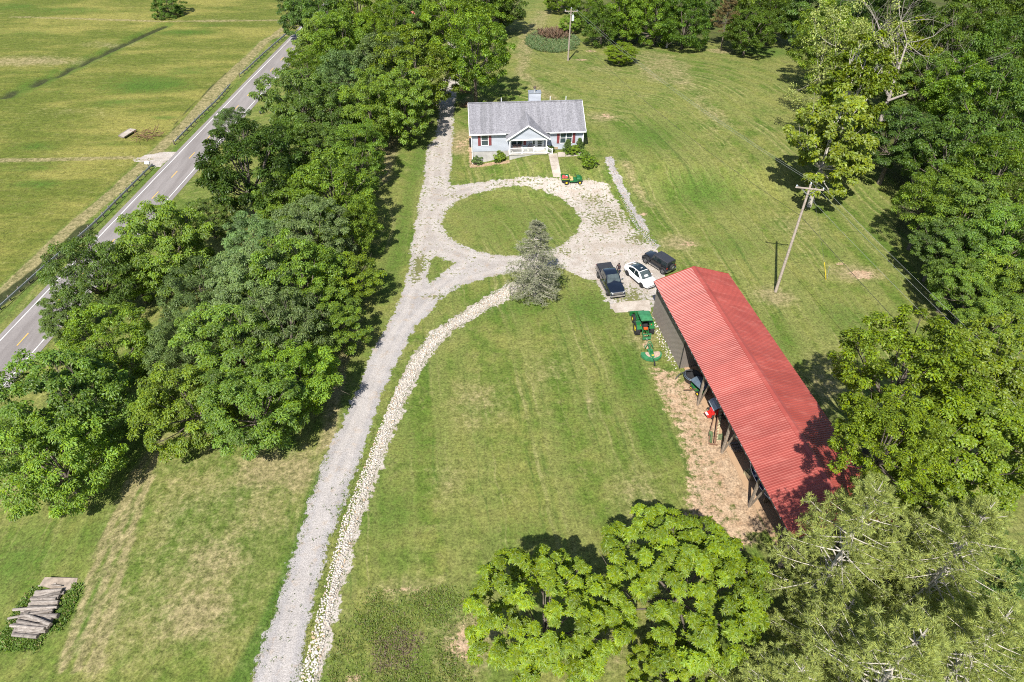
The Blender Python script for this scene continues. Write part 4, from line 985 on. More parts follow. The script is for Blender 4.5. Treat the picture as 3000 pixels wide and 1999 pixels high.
def pine(name, seed, H=15.0, L=5.2, whorls=17, z0=.22, nper=22, nl=(.20, .36), sparse=.12, needle='needle', bark='palebark', wd=.09, perlimb=6, droop=.10, twig=.9, tw_=.25):
    r = np.random.default_rng(seed); segs = [((0, 0, -.3), (0, 0, H*.5), .24*H/15, .15*H/15), ((0, 0, H*.5), (0, 0, H*.99), .15*H/15, .02)]
    tips = []; dirs = []; tt = []
    for w_ in range(whorls):
        f = (w_+r.uniform(-.2, .2))/whorls; zb = H*(z0+(1-z0)*f*.985); prof = (1-f)**.75 if f > .25 else (.78+.22*f/.25)*.86
        ll = L*max(prof, .06)
        a0 = r.uniform(0, 6)
        for k in range(perlimb):
            if r.random() < sparse: continue
            a = a0+k*2*math.pi/perlimb+r.uniform(-.3, .3); l_ = ll*r.uniform(.7, 1.12); up = .10+.35*f-droop
            dv = np.array([math.cos(a), math.sin(a), up]); p = np.array([0, 0, zb]); n_s = max(4, int(l_/.42)); prev = p
            bare = r.random() < .10
            for s_ in range(1, n_s+1):
                t = s_/n_s; q = np.array([0, 0, zb])+dv*l_*t+np.array([0, 0, .16*l_*t*t-.10*l_*t])
                segs.append((prev, q, .055*(1-t*.8)*H/15+.006, .055*(1-(t+1/n_s)*.8)*H/15+.006)); 
                if t > .22 and not (bare and t < .8):
                    for side in (-1, 1):
                        b_ = a+side*r.uniform(.5, 1.1); tl = twig*(1.15-t*.6)*min(1, l_/2.2)*r.uniform(.6, 1.15)
                        td = np.array([math.cos(b_), math.sin(b_), r.uniform(.0, .35)]); e = q+td*tl
                        if r.random() < tw_: segs.append((q, e, .012, .005))
                        nn = max(2, int(tl/.26))
                        for j in range(nn+1): tips.append(q+td*tl*(j+.4)/(nn+.4)+r.normal(size=3)*.04); dirs.append(td); tt.append(r.normal(.5, .16))
                prev = q
            tips.append(prev); dirs.append(dv); tt.append(.6)
    tips, dirs, tt = np.array(tips), np.array(dirs), np.array(tt)
    C, nn, d = needles(tips, dirs, r, nper, nl, wd); sz = r.uniform(*nl, len(C))
    tint = np.clip(np.repeat(tt, nper)+r.normal(0, .12, len(C)), 0, 1)
    V, F_, t_, t2_ = leaves_mesh(name, C, nn, sz, wd, r, tint, .05, d, .0)
    crown = np_mesh(name+'_crown', V, F_, False, {'tint': t_, 'tint2': t2_}); crown.materials.append(M[needle])
    V, F_ = tubes_mesh(segs, 5); tm = np_mesh(name+'_trunk', V, F_, True); tm.materials.append(M[bark])
    return dict(name=name, crown=crown, trunk=tm, R=L, H=H, cz=H*.55)
def skeleton(r, start, dirv, length, rad, depth, segs, tips, bend=.35, split=(2, 3)):
    p = Vector(start); d = Vector(dirv).normalized(); n_ = 4
    for i in range(n_):
        d = (d+Vector(r.normal(size=3))*bend*.35+Vector((0, 0, .05))).normalized(); q = p+d*length/n_; r1 = rad*(1-.16)
        segs.append((tuple(p), tuple(q), rad, r1)); rad = r1
        if depth > 0 and i >= 1 and r.random() < .75:
            sd_ = (d+Vector(r.normal(size=3))*.85).normalized(); skeleton(r, q, sd_, length*r.uniform(.45, .7), rad*.5, depth-1, segs, tips, bend)
        p = q
    if depth == 0 or True: tips.append((tuple(p), tuple(d)))
    if depth > 0:
        for _ in range(r.integers(*split)): skeleton(r, p, (d+Vector(r.normal(size=3))*.6).normalized(), length*r.uniform(.55, .75), rad*.7, depth-1, segs, tips, bend)
def skeletal_tree(name, seed, limbs, depth, leafy, bark, leaf='leafw', rp=.8, nleaf=90, ls=(.2, .38)):
    r = np.random.default_rng(seed); segs = []; tips = []
    for st, dv, ln, rd in limbs: skeleton(r, st, dv, ln, rd, depth, segs, tips)
    V, F_ = tubes_mesh(segs, 6); tm = np_mesh(name+'_trunk', V, F_, True); tm.materials.append(M[bark]); crown = None
    tp = np.array([t[0] for t in tips]); keep = r.random(len(tp)) < leafy; tp = tp[keep]
    if len(tp) > 3:
        m = len(tp); q = unit(r.normal(size=(m*nleaf, 3))+np.array([0, 0, .4])); C = np.repeat(tp, nleaf, 0)+q*(rp*np.power(r.random(m*nleaf), .4))[:, None]
        N_ = q*.5+np.array([0, 0, .8])+r.normal(size=C.shape)*.5
        tint = np.clip(np.repeat(r.normal(.5, .15, m), nleaf)+r.normal(0, .15, len(C)), 0, 1)
        V, F_, t_, t2_ = leaves_mesh(name, C, N_, r.uniform(*ls, len(C)), .6, r, tint, .1)
        crown = np_mesh(name+'_crown', V, F_, False, {'tint': t_, 'tint2': t2_}); crown.materials.append(M[leaf])
    return dict(name=name, crown=crown, trunk=tm, R=1, H=1, cz=0)
def plant(pr_, label, cat, loc, s=(1, 1, 1), rz=0.0, col=(.06, .12, .02), group=None, name=None):
    t = thing(name or pr_['name'], label, cat, loc, rz, group); t.scale = s
    o = link('trunk', pr_['trunk'], t)
    if pr_['crown'] is not None: o = link('crown', pr_['crown'], t); o.color = (*col, 1)
    return t
STEM = {}
for k_ in ('bark', 'palebark'):
    V_, F_ = tubes_mesh([((0, 0, -.3), (0, 0, 1), 1.15, .95)], 8); me_ = np_mesh('stem', V_, F_, True); me_.materials.append(M[k_]); STEM[M[k_].name] = me_
PB = [broadleaf('broadleaf_tree', 100+i, 4.0, 8.6, [.92, .8, 1.0, .86, .95, .9][i], [150, 135, 165, 140, 155, 170][i], 195, (.13, .29), asp=[.42, .55, .5, .45, .5, .42][i], zlow=-.8, rp=(.10, .185)) for i in range(6)]
PF = [broadleaf('feathery_tree', 140+i, 4.0, 9.0, .95, 150, 140, (.14, .32), .30, (.10, .18), .3, sparse=.2, zlow=-.5) for i in range(2)]
PW = [broadleaf('walnut_tree', 160+i, 4.6, 9.6, .80, 165, 270, (.18, .34), .36, (.075, .135), .10, True, -.35) for i in range(2)]
PY = [broadleaf('maple_tree', 180+i, 5.2, 11.5, .95, 210, 150, (.16, .32), .62, (.08, .14), .08, zlow=-.5, leaf='leafw') for i in range(2)]
PS = [broadleaf('sycamore_tree', 190+i, 4.2, 11.5, 1.15, 130, 130, (.22, .42), .7, (.09, .16), .08, zlow=-.7, leaf='leafw', bark='palebark', sparse=.12, fill=.5) for i in range(2)]
PP = [pine('pine_tree', 200+i) for i in range(2)]
PSp = pine('spruce_tree', 220, 10.8, 3.9, 24, .03, 11, (.14, .27), .12, 'needle', 'palebark', .17, 7, .22, .75, .8)
SHR = [broadleaf('shrub', 240+i, .8, 1.35, .85, 34, 70, (.10, .2), .5, (.2, .32), .1, zlow=-.6) for i in range(3)]
CON = pine('conifer_shrub', 250, 2.4, .95, 11, .05, 9, (.10, .18), .0, 'needle', 'bark', .25, 6, .0, .35)

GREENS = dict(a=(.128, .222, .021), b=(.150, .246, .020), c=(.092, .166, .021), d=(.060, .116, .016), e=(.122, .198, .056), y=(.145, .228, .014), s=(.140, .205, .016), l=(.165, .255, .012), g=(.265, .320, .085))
def tree(u, v, rd, kind, gk, label, hk=1.0, rz=None, grp=None, cat='tree', up=0.0):
    "crown centre pixel (2353 px wide picture), crown radius in those pixels"
    u, v, rp = u*1.275, v*1.275, rd*1.275
    pr_ = kind; R0 = 4.0
    for _ in range(6):
        s_ = R0/pr_['R']; p = G(u, v, pr_['cz']*s_*hk+up); R0 = rp*depth(p)/FPX
    s_ = R0/pr_['R']
    base = Vector((p.x, p.y, float(T(p.x, p.y))))
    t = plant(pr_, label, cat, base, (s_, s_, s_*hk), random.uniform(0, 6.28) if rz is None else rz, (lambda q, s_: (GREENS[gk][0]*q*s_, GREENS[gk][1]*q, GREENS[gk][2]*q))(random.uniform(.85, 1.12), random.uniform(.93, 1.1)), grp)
    if abs(up) > .01:
        for o in t.children:
            o.location.z = up/(s_*hk)
        if up > 0:
            o = link('trunk_base', STEM[pr_['trunk'].materials[0].name], t); o.scale = (pr_['R']*.07, pr_['R']*.07, up/(s_*hk)+.2)
    return t
BG = 'trees in the belt between road and drive'
b = PB
for row in [
 (125, 1060, 118, b[0], 'b', 'broad bushy tree at the lower left, nearest the log pile', 1.0), (165, 915, 122, b[1], 'a', 'dense green tree beside the road, just above the lowest left tree', 1.05),
 (60, 1010, 66, b[2], 'c', 'low bushy tree at the left edge of the frame beside the road', .9),
 (255, 795, 92, b[3], 'b', 'bright green tree right of the road edge, above the lower left pair', 1.05), (150, 730, 52, b[4], 'c', 'small dark tree overhanging the road pavement at left', 1.0),
 (215, 630, 92, PF[0], 'c', 'dark feathery tree overhanging the road, with see-through branches', 1.1), (380, 560, 98, b[5], 'b', 'bright rounded tree near the road, above the feathery tree', 1.05),
 (310, 640, 62, b[2], 'a', 'green tree squeezed between the feathery tree and the belt', 1.0), (480, 500, 50, b[0], 'c', 'small dark tree in the gap behind the bright rounded tree', .9),
 (560, 390, 104, b[1], 'd', 'dark round tree against the road, largest of the middle belt', 1.1), (530, 290, 40, PF[1], 'e', 'slim greyish treetop poking over the road behind the dark round tree', 1.25),
 (660, 350, 70, b[4], 'c', 'dark tree right of the dark round tree', 1.0),
 (440, 925, 98, b[2], 'b', 'bushy tree at the lower left of the main belt', .95), (585, 935, 112, b[3], 'a', 'large spreading tree at the bottom tip of the main belt', .95), (685, 875, 98, b[5], 'b', 'bright tree at the lower right of the belt beside the drive', .85),
 (425, 800, 76, b[0], 'e', 'blue green tree on the left flank of the main belt', 1.0), (545, 790, 96, b[1], 'a', 'green tree in the middle of the lower belt', 1.05), (655, 760, 92, PF[0], 'e', 'feathery blue green tree in the lower belt', 1.1),
 (755, 742, 80, b[4], 'a', 'green tree on the drive side of the belt, left of the gravel fork', .8), (465, 680, 84, b[3], 'e', 'pale blue green tree on the left of the middle belt', 1.0), (580, 660, 92, b[5], 'e', 'blue green leafy tree in the middle of the belt', 1.05),
 (700, 640, 92, b[2], 'a', 'tall green tree in the middle belt', 1.05), (795, 635, 70, b[1], 'b', 'bright tree on the drive side of the belt, facing the gravel island', .8), (600, 560, 74, PF[1], 'e', 'pale feathery tree in the upper middle belt', 1.05),
 (720, 540, 82, b[0], 'e', 'blue green tree facing the oval lawn', 1.05), (800, 520, 70, b[3], 'a', 'leafy tree leaning toward the drive opposite the oval lawn', .95), (655, 470, 70, b[5], 'a', 'green tree just below the dark round tree', .95),
 (760, 440, 84, b[4], 'a', 'full green tree opposite the front of the house', 1.05), (815, 365, 62, b[2], 'a', 'narrow green tree at the drive edge of the upper belt', 1.1), (735, 350, 66, b[0], 'c', 'darker tree in the upper belt below the road bend', 1.0),
 (695, 240, 78, b[1], 'c', 'tall dark tree beside the upper road', 1.1), (705, 172, 54, b[3], 'a', 'green tree overhanging the upper road', 1.0), (760, 270, 72, PF[0], 'c', 'dark feathery tree in the upper belt', 1.0),
 (850, 250, 76, b[5], 'a', 'green tree in the upper belt left of the house', 1.05), (925, 245, 68, b[4], 'b', 'bright tree whose shade falls on the drive beside the house', 1.1), (800, 180, 76, PF[1], 'e', 'greyish feathery tree in the upper belt', 1.0),
 (880, 165, 74, b[0], 'e', 'pale green tree in the upper belt', 1.1), (960, 170, 76, b[2], 'b', 'large bright tree overhanging the far drive', 1.15), (735, 108, 58, b[2], 'a', 'green tree by the far road end', 1.05),
 (790, 95, 66, b[5], 'a', 'green tree in the far belt, right of the road end', 1.05), (692, 30, 46, b[4], 'd', 'dark tree at the top where the road vanishes', 1.1), (740, 25, 58, b[1], 'c', 'dark tree at the top edge, second right of the road', 1.1),
 (820, 10, 60, b[3], 'a', 'tree at the top edge above the far belt', 1.1), (880, 80, 62, b[0], 'b', 'bright rounded tree in the far belt', 1.05), (930, 30, 58, b[5], 'c', 'dark tree at the top, left of the red roof', 1.1),
 (1050, 50, 78, b[3], 'b', 'tall bright tree above the far drive', 1.1), (1090, 130, 72, b[1], 'a', 'big maple like tree at the lawn edge behind the house', 1.25), (1000, 10, 56, b[2], 'a', 'green tree at the top edge above the red roof', 1.1),
 (1150, 15, 50, b[4], 'd', 'dark tree at the top edge left of the grassy lane', 1.0), (1110, 0, 60, b[0], 'a', 'tree at the top edge behind the bright far tree', 1.2)]:
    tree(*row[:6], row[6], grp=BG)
tree(383, 16, 31, b[2], 'c', 'lone dark round tree in the hay field at top left', .95, up=-1.6)
FG = 'trees along the far and right woods'
for row in [
 (1285, 0, 34, b[1], 'c', 'bush like tree at the top, right of the grassy lane', .8), (1345, 20, 40, b[0], 'c', 'tree behind the far utility pole', 1.0), (1385, 60, 44, b[3], 'd', 'dark tree right of the far utility pole', 1.0), (1440, 40, 50, b[5], 'a', 'sunlit tree in the far row, right of the pond', 1.15),
 (1510, 45, 54, b[2], 'c', 'tree in the far row behind the light green brush', 1.15), (1575, 50, 54, b[4], 'd', 'dark tree in the far row beside the pale pole', 1.15), (1470, -15, 60, b[1], 'a', 'tall tree at the top edge of the far row', 1.2),
 (1615, 10, 46, b[0], 'd', 'dark tree left of the brown needled pine', 1.1), (1720, 70, 52, b[1], 'd', 'very dark dense tree right of the brown needled pine', 1.0), (1775, 40, 52, b[3], 'd', 'dark tree behind the slender pale sycamore', 1.1), (1750, 0, 60, b[5], 'c', 'tree at the top edge right of the brown pine', 1.1),
 (1905, 100, 74, b[0], 'b', 'sunlit tree left of the bare dead limbs', 1.1), (1880, 20, 64, b[2], 'c', 'tree at the top edge left of the dead tree', 1.1), (2060, 70, 86, b[4], 'd', 'shaded tree behind the bare dead limbs', 1.0), (1960, 60, 66, b[3], 'd', 'dark tree in the gap below the dead branches', .9),
 (2120, 200, 78, b[5], 'c', 'green tree right of the yellowing sycamore', 1.0), (2060, 320, 76, b[1], 'd', 'deep shaded tree behind the yellow green sycamore', .9), (2130, 340, 60, b[0], 'd', 'dark tree in the shaded hollow of the right wood', .9), 
 (2290, 30, 96, b[2], 'c', 'large tree at the top right corner', 1.2), (2210, 90, 76, b[3], 'c', 'tree left of the top right corner tree', 1.1), (2310, 150, 92, b[0], 'c', 'sunlit tree at the right edge, second from the top', 1.1), (2215, 230, 88, b[5], 'a', 'green tree in the upper right wood', 1.05),
 (2300, 280, 96, b[4], 'c', 'broad tree at the right edge, third from the top', 1.1), (2195, 360, 90, b[1], 'c', 'rounded tree over the shaded hollow', 1.05), (2290, 420, 96, b[3], 'a', 'bright tree at the right edge of the upper wood', 1.05), (2140, 460, 76, PF[0], 'a', 'airy tree at the lawn edge of the right wood', 1.0),
 (2215, 500, 84, b[2], 'c', 'dark tree on the lawn edge of the right wood', 1.0), (2310, 560, 92, b[5], 'a', 'tree at the right edge above the bare earth gap', 1.0), (2215, 585, 72, b[0], 'c', 'tree casting shade on the right lawn', .95), (2320, 660, 76, b[1], 'b', 'bright tree at the right edge above the yellow maple', 1.0), (2195, 640, 58, b[3], 'c', 'dark tree at the lower lawn edge of the right wood', .9), (2290, 745, 74, b[5], 'a', 'tree at the right edge touching the yellow green maples', .9), (2165, 560, 56, b[1], 'd', 'shaded small tree at the lawn edge of the right wood', .9), (2345, 700, 70, b[2], 'c', 'dark tree cut by the right edge above the maples', 1.0), (2240, 665, 66, PF[1], 'a', 'airy tree just above the yellow green maple', .95)]:
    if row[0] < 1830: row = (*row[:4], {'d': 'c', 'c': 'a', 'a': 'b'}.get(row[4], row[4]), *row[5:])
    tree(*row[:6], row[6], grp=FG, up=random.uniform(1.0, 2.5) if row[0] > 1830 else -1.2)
tree(1425, 122, 36, b[5], 'l', 'low light green brush at the edge of the far lawn', .55, cat='brush'); tree(1310, 55, 26, b[3], 'b', 'low green brush left of the far utility pole', .6, cat='brush')
MG = 'yellow green maples beside the barn'
tree(2075, 880, 142, PY[0], 'y', 'yellow green maple beside the barn, upper left of the clump', 1.1, grp=MG, up=5); tree(2260, 870, 128, PY[1], 'y', 'yellow green maple at the right edge, upper right of the clump', 1.05, grp=MG, up=5)
tree(2040, 1020, 118, PY[1], 'y', 'yellow green maple overhanging the barn roof', 1.1, grp=MG, up=9.5); tree(2215, 1040, 138, PY[0], 'y', 'yellow green maple behind the tall pine', .95, grp=MG, up=5)
tree(2120, 1120, 90, PY[1], 'y', 'shaded yellow green maple low between the pines and the barn', 1.0, grp=MG, up=3); tree(2300, 1010, 90, PY[1], 'y', 'yellow green maple at the right edge, lower right of the clump', 1.0, grp=MG, up=4)
for row in [(2080, 1330, 95, b[1], 'd', 'dark leafy understory tree between the pines', .9), (2240, 1300, 95, b[3], 'd', 'dark understory tree below the right edge pine', .9), (1960, 1440, 80, b[4], 'd', 'dark understory tree at the foot of the low pines', .8), (2260, 1480, 95, b[0], 'd', 'dark understory tree at the bottom right corner', .9)]: tree(*row, grp='understory trees between the pines')
tree(1255, 1430, 158, PW[0], 'l', 'bright walnut tree at the bottom centre with star shaped leaf tufts', 1.0); tree(1570, 1340, 165, PW[1], 'l', 'bright walnut tree right of centre, in front of the barn end', 1.0); tree(1545, 1560, 92, PW[0], 'l', 'smaller walnut at the bottom edge below the two bright walnuts', .9)
# pines: placed by their leader
def leader(u, v, pr_, h, rr, label, gk='g', grp='white pines at the lower right'):
    p = G(u*1.275, v*1.275, h); s_ = h/pr_['H']; b_ = Vector((p.x, p.y, float(T(p.x, p.y))))
    return plant(pr_, label, 'tree', b_, (rr/pr_['R'], rr/pr_['R'], s_), random.uniform(0, 6), GREENS[gk], grp)
leader(2030, 1105, PP[0], 17.5, 5.3, 'tallest pale pine whose leader stands over the barn end'); leader(2290, 1150, PP[1], 17, 5.6, 'pale pine at the right edge beside the maples'); leader(2135, 1440, PP[1], 17, 6.0, 'pale pine with a bare limbed whorl near the bottom right')
leader(1850, 1530, PP[0], 11, 4.6, 'lower pale pine at the bottom, right of the walnut'); leader(2330, 1400, PP[0], 16, 5.4, 'pale pine at the bottom right corner'); leader(1965, 1375, PP[1], 12, 4.2, 'pale pine reaching toward the barn corner')
sp = G(1566, 868); plant(PSp, 'thin greyish spruce between the drive and the rock ditch', 'tree', sp, (1, 1, .99), .4, (.245, .262, .168))
p = G(2112, 142); plant(pine('pine_tree', 260, 11, 3.4, 11, .36, 12, (.22, .4), .25, 'needle', 'bark', .2, 5, .15, .9), 'brown needled pine with a bare trunk at the far lawn edge', 'tree', p, (1, 1, 1.0), .2, (.17, .135, .055))
# sycamores and the dead crown
syc = skeletal_tree('sycamore_tree', 301, [((0, 0, -.3), (-.05, .1, 1), 8.5, .26)], 3, .85, 'palebark', 'leafw', 1.0, 60)
p = G(2392, 392); t = plant(syc, 'slender pale trunked sycamore with sparse leaves beside the lawn', 'tree', p, (.95, .95, 1.15), 0, GREENS['g'])
tree(1905, 335, 88, PS[1], 's', 'yellow green sycamore beside the near utility pole, lower crown', 1.15); tree(1960, 225, 84, PS[0], 's', 'yellowing sycamore crown below the bare dead limbs', 1.3); tree(2075, 165, 66, PS[1], 's', 'yellow leaved crown right of the bare dead limbs', 1.2)
dead = skeletal_tree('dead_tree', 315, [((0, 0, -.3), (.15, .1, 1), 12, .42), ((.5, .3, 9), (.8, .5, .9), 8, .26), ((.3, .3, 8), (-.5, .5, .9), 7, .24), ((.6, .4, 7), (.9, -.1, .5), 8, .22)], 3, 0.0, 'deadwood')
p = G(2548, 425); plant(dead, 'large dead tree with bare grey limbs above the wood at top right', 'tree', p, (1, 1, 1), .3)
# shrubs round the house
SG = 'shrubs around the house'
def shrub(u, v, s_, gk, label, pr_=None, sz=1.0, name=None):
    p = G(u, v); t = plant(pr_ or random.choice(SHR), label, 'shrub', p, (s_, s_, s_*sz), random.uniform(0, 6), GREENS[gk], SG, name)
shrub(1397, 480, .95, 'e', 'blue green shrub at the left front corner of the house'); shrub(1466, 472, .95, 'y', 'yellow green grassy shrub beside the porch foundation', None, 1.1); shrub(1455, 477, .45, 'c', 'tiny dark shrub left of the yellow green one')
shrub(1662, 448, .85, 'e', 'dark blue green conifer shrub under the right window, left of two', CON, 1.1); shrub(1697, 444, .85, 'e', 'dark blue green conifer shrub at the right house corner', CON, 1.1); shrub(1681, 450, .95, 'y', 'low yellow green shrub between the two conifer shrubs'); shrub(1669, 452, .8, 'a', 'low green shrub at the foot of the left conifer shrub')
shrub(1610, 446, .75, 'd', 'small dark shrub beside the porch steps'); shrub(1712, 468, 1.0, 'a', 'rounded green bush right of the house, the farther of two'); shrub(1724, 488, 1.25, 'b', 'rounded green bush right of the house, the nearer of two')

# ------------------------------------------------------------------ vehicles (local +Y is forward, ground at z = 0)
def heading(r, f): d = (f-r); return math.atan2(-d.x, d.y)
def wheel(parent, x, y, r, wd, rim='rim', rr=.66, spokes=5, tread=False, col=None):
    s = 1 if x > 0 else -1
    m = MB().lathe([(r*rr, -wd/2), (r*.93, -wd/2), (r, -wd*.32), (r, wd*.32), (r*.93, wd/2), (r*rr, wd/2)], (x, y, r), 'X', 28, None, False)
    if tread:
        for k in range(18):
            a = 2*math.pi*k/18
            for sg in (-1, 1):
                q = Matrix.Rotation(a, 3, 'X') @ Matrix.Rotation(sg*.55, 3, 'Z')
                m.box(Vector((x+sg*wd*.24, y, r))+Matrix.Rotation(a+(.17 if sg > 0 else 0), 3, 'X') @ Vector((0, 0, r)), (wd*.5, .07, .07), Matrix.Rotation(a+(.17 if sg > 0 else 0), 3, 'X') @ Matrix.Rotation(sg*.5, 3, 'Z'))
    t = m.build('wheel', M['tyre'], parent, True, .6)
    xo = x+s*wd*.42
    q = MB().lathe([(r*rr, -.02), (r*rr*.9, .0), (r*rr*.2, -.03), (r*.12, .03)] if s > 0 else [(r*rr, .02), (r*rr*.9, 0), (r*rr*.2, .03), (r*.12, -.03)], (xo, y, r), 'X', 24)
    q.build('rim', M[rim], t, True, .5)
    if spokes:
        d = MB()
        for k in range(spokes):
            a = 2*math.pi*(k+.5)/spokes; d.box(Vector((xo+s*.012, y, r))+Matrix.Rotation(a, 3, 'X') @ Vector((0, 0, r*rr*.62)), (.03, r*.20, r*.40), Matrix.Rotation(a, 3, 'X'))
        d.build('rim_recess', M['darkrim' if rim != 'darkrim' else 'matblack'], t)
    return t
def arch(parent, x, y, r, mat='matblack'):
    s = 1 if x > 0 else -1; m = MB(); n = 12
    pts = [(y+math.cos(a)*r, r*.80+math.sin(a)*r) for a in np.linspace(-.25, math.pi+.25, n)]
    m.slab([(x, p[0], p[1]) for p in pts], .012); return m.build('wheel_arch', M[mat], parent)
def mirrorx(m, f):
    f(m, 1); f(m, -1); return m
# ---- pickup
def pickup():
    r, f = G(1769, 772, 1.35), G(1809, 866, .5); c = (r+f)/2
    t = thing('pickup_truck', 'dark blue black crew cab pickup with black bed cover, leftmost parked vehicle', 'pickup', (c.x, c.y, 0.03), heading(r, f))
    def pf(w0, zt, zb=.42, hood=0): return [(0, zb), (w0*.86, zb), (w0*.97, zb+.16), (w0, .80), (w0*.99, zt-.22), (w0*.93, zt-.05), (w0*.55, zt+hood*.6), (0, zt+hood)]
    secs = [(-2.90, pf(.97, 1.28, .55)), (-2.80, pf(1.0, 1.32, .5)), (-1.05, pf(1.01, 1.30)), (-.95, pf(1.01, 1.26)), (1.05, pf(1.01, 1.26)), (1.25, pf(1.01, 1.24, .42, .07)), (2.30, pf(.99, 1.16, .42, .07)), (2.72, pf(.95, 1.06, .48, .06)), (2.86, pf(.90, .98, .52, .02))]
    MB().loft(secs).build('body', M['navy'], t, True, .5)
    cab = [(-1.02, [(0, 1.2), (.93, 1.2), (.93, 1.25), (.80, 1.80), (.72, 1.86), (0, 1.88)]), (-.90, [(0, 1.2), (.94, 1.2), (.94, 1.25), (.80, 1.87), (.70, 1.93), (0, 1.96)]), (-.2, [(0, 1.2), (.95, 1.2), (.95, 1.25), (.80, 1.90), (.70, 1.97), (0, 2.0)]), (.42, [(0, 1.2), (.95, 1.2), (.95, 1.25), (.79, 1.86), (.68, 1.93), (0, 1.96)]), (1.30, [(0, 1.2), (.90, 1.2), (.90, 1.22), (.88, 1.24), (.82, 1.25), (0, 1.27)])]
    MB().loft(cab).build('cab', M['navy'], t, True, .5)
    MB().slab([(-.80, 1.22, 1.30), (.80, 1.22, 1.30), (.68, .47, 1.945), (-.68, .47, 1.945)], .03).build('windshield', M['screen'], t)
    MB().slab([(-.74, 1.16, 1.33), (.74, 1.16, 1.33), (.73, 1.06, 1.42), (-.73, 1.06, 1.42)], .034).build('dashboard_shade', M['seatgrey'], t)
    MB().slab([(-.70, -1.0, 1.42), (.70, -1.0, 1.42), (.64, -.93, 1.84), (-.64, -.93, 1.84)], .03).build('rear_window', M['carglass'], t)
    for s in (-1, 1):
        for a, b in ((-.82, -.18), (-.08, .62)): MB().slab([(s*.945, a, 1.30), (s*.945, b+(.30 if b > 0 else 0), 1.30), (s*.815, b, 1.84), (s*.815, a+.05, 1.84)], .02).build('side_window', M['carglass'], t)
        for a, b in ((-.95, -.13), (-.13, 1.0)): MB().b2((s*1.006-.008, a+.02, .62), (s*1.006+.008, b-.02, 1.10)).build('door', M['navy'], t)
        for a in (-.28, .78): MB().b2((s*1.02-.015, a-.1, 1.10), (s*1.02+.015, a+.08, 1.14)).build('door_handle', M['chrome'], t)
        m = MB(); m.box((s*1.14, .92, 1.36), (.20, .12, .22)); m.beam((s*.98, .95, 1.30), (s*1.08, .93, 1.30), .05, .05); m.build('mirror', M['chrome'], t)
        MB().b2((s*1.02-.06, -.9, .42), (s*1.02+.06, 1.25, .50)).build('running_board', M['chrome'], t)
        MB().slab([(s*.86, 2.75, 1.03), (s*.60, 2.88, 1.0), (s*.60, 2.90, .82), (s*.90, 2.77, .84)], .05).build('headlight', M['lamp'], t)
        MB().b2((s*.93-.04, -2.93, .80), (s*.93+.04, -2.86, 1.22)).build('tail_light', M['redlamp'], t)
    MB().slab([(-.90, -2.80, 1.37), (.90, -2.80, 1.37), (.90, -1.08, 1.37), (-.90, -1.08, 1.37)], .05).build('bed_cover', M['tonneau'], t)
    for y in (-2.22, -1.65): MB().b2((-.9, y-.015, 1.393), (.9, y+.015, 1.402)).build('cover_seam', M['matblack'], t)
    g = MB().b2((-.60, 2.86, .72), (.60, 2.91, 1.02)).build('grille', M['matblack'], t)
    for z_ in (.76, .84, .92, .99): MB().b2((-.60, 2.91, z_-.014), (.60, 2.935, z_+.014)).build('grille_bar', M['chrome'], g)
    MB().b2((-.62, 2.865, 1.02), (.62, 2.94, 1.07)).build('grille_trim', M['chrome'], t)
    m = MB().loft([(2.78, [(0, .42), (.97, .42), (.98, .66), (0, .68)]), (2.98, [(0, .44), (.86, .44), (.86, .64), (0, .66)])]); m.build('front_bumper', M['chrome'], t, True, .6)
    MB().loft([(-3.0, [(0, .5), (.9, .5), (.9, .7), (0, .7)]), (-2.88, [(0, .48), (.97, .48), (.97, .72), (0, .72)])]).build('rear_bumper', M['chrome'], t)
    for x in (-.88, .88):
        for y in (-1.75, 1.88): arch(t, x*1.155, y, .48); wheel(t, x*1.05, y, .40, .28, 'rim')
pickup()
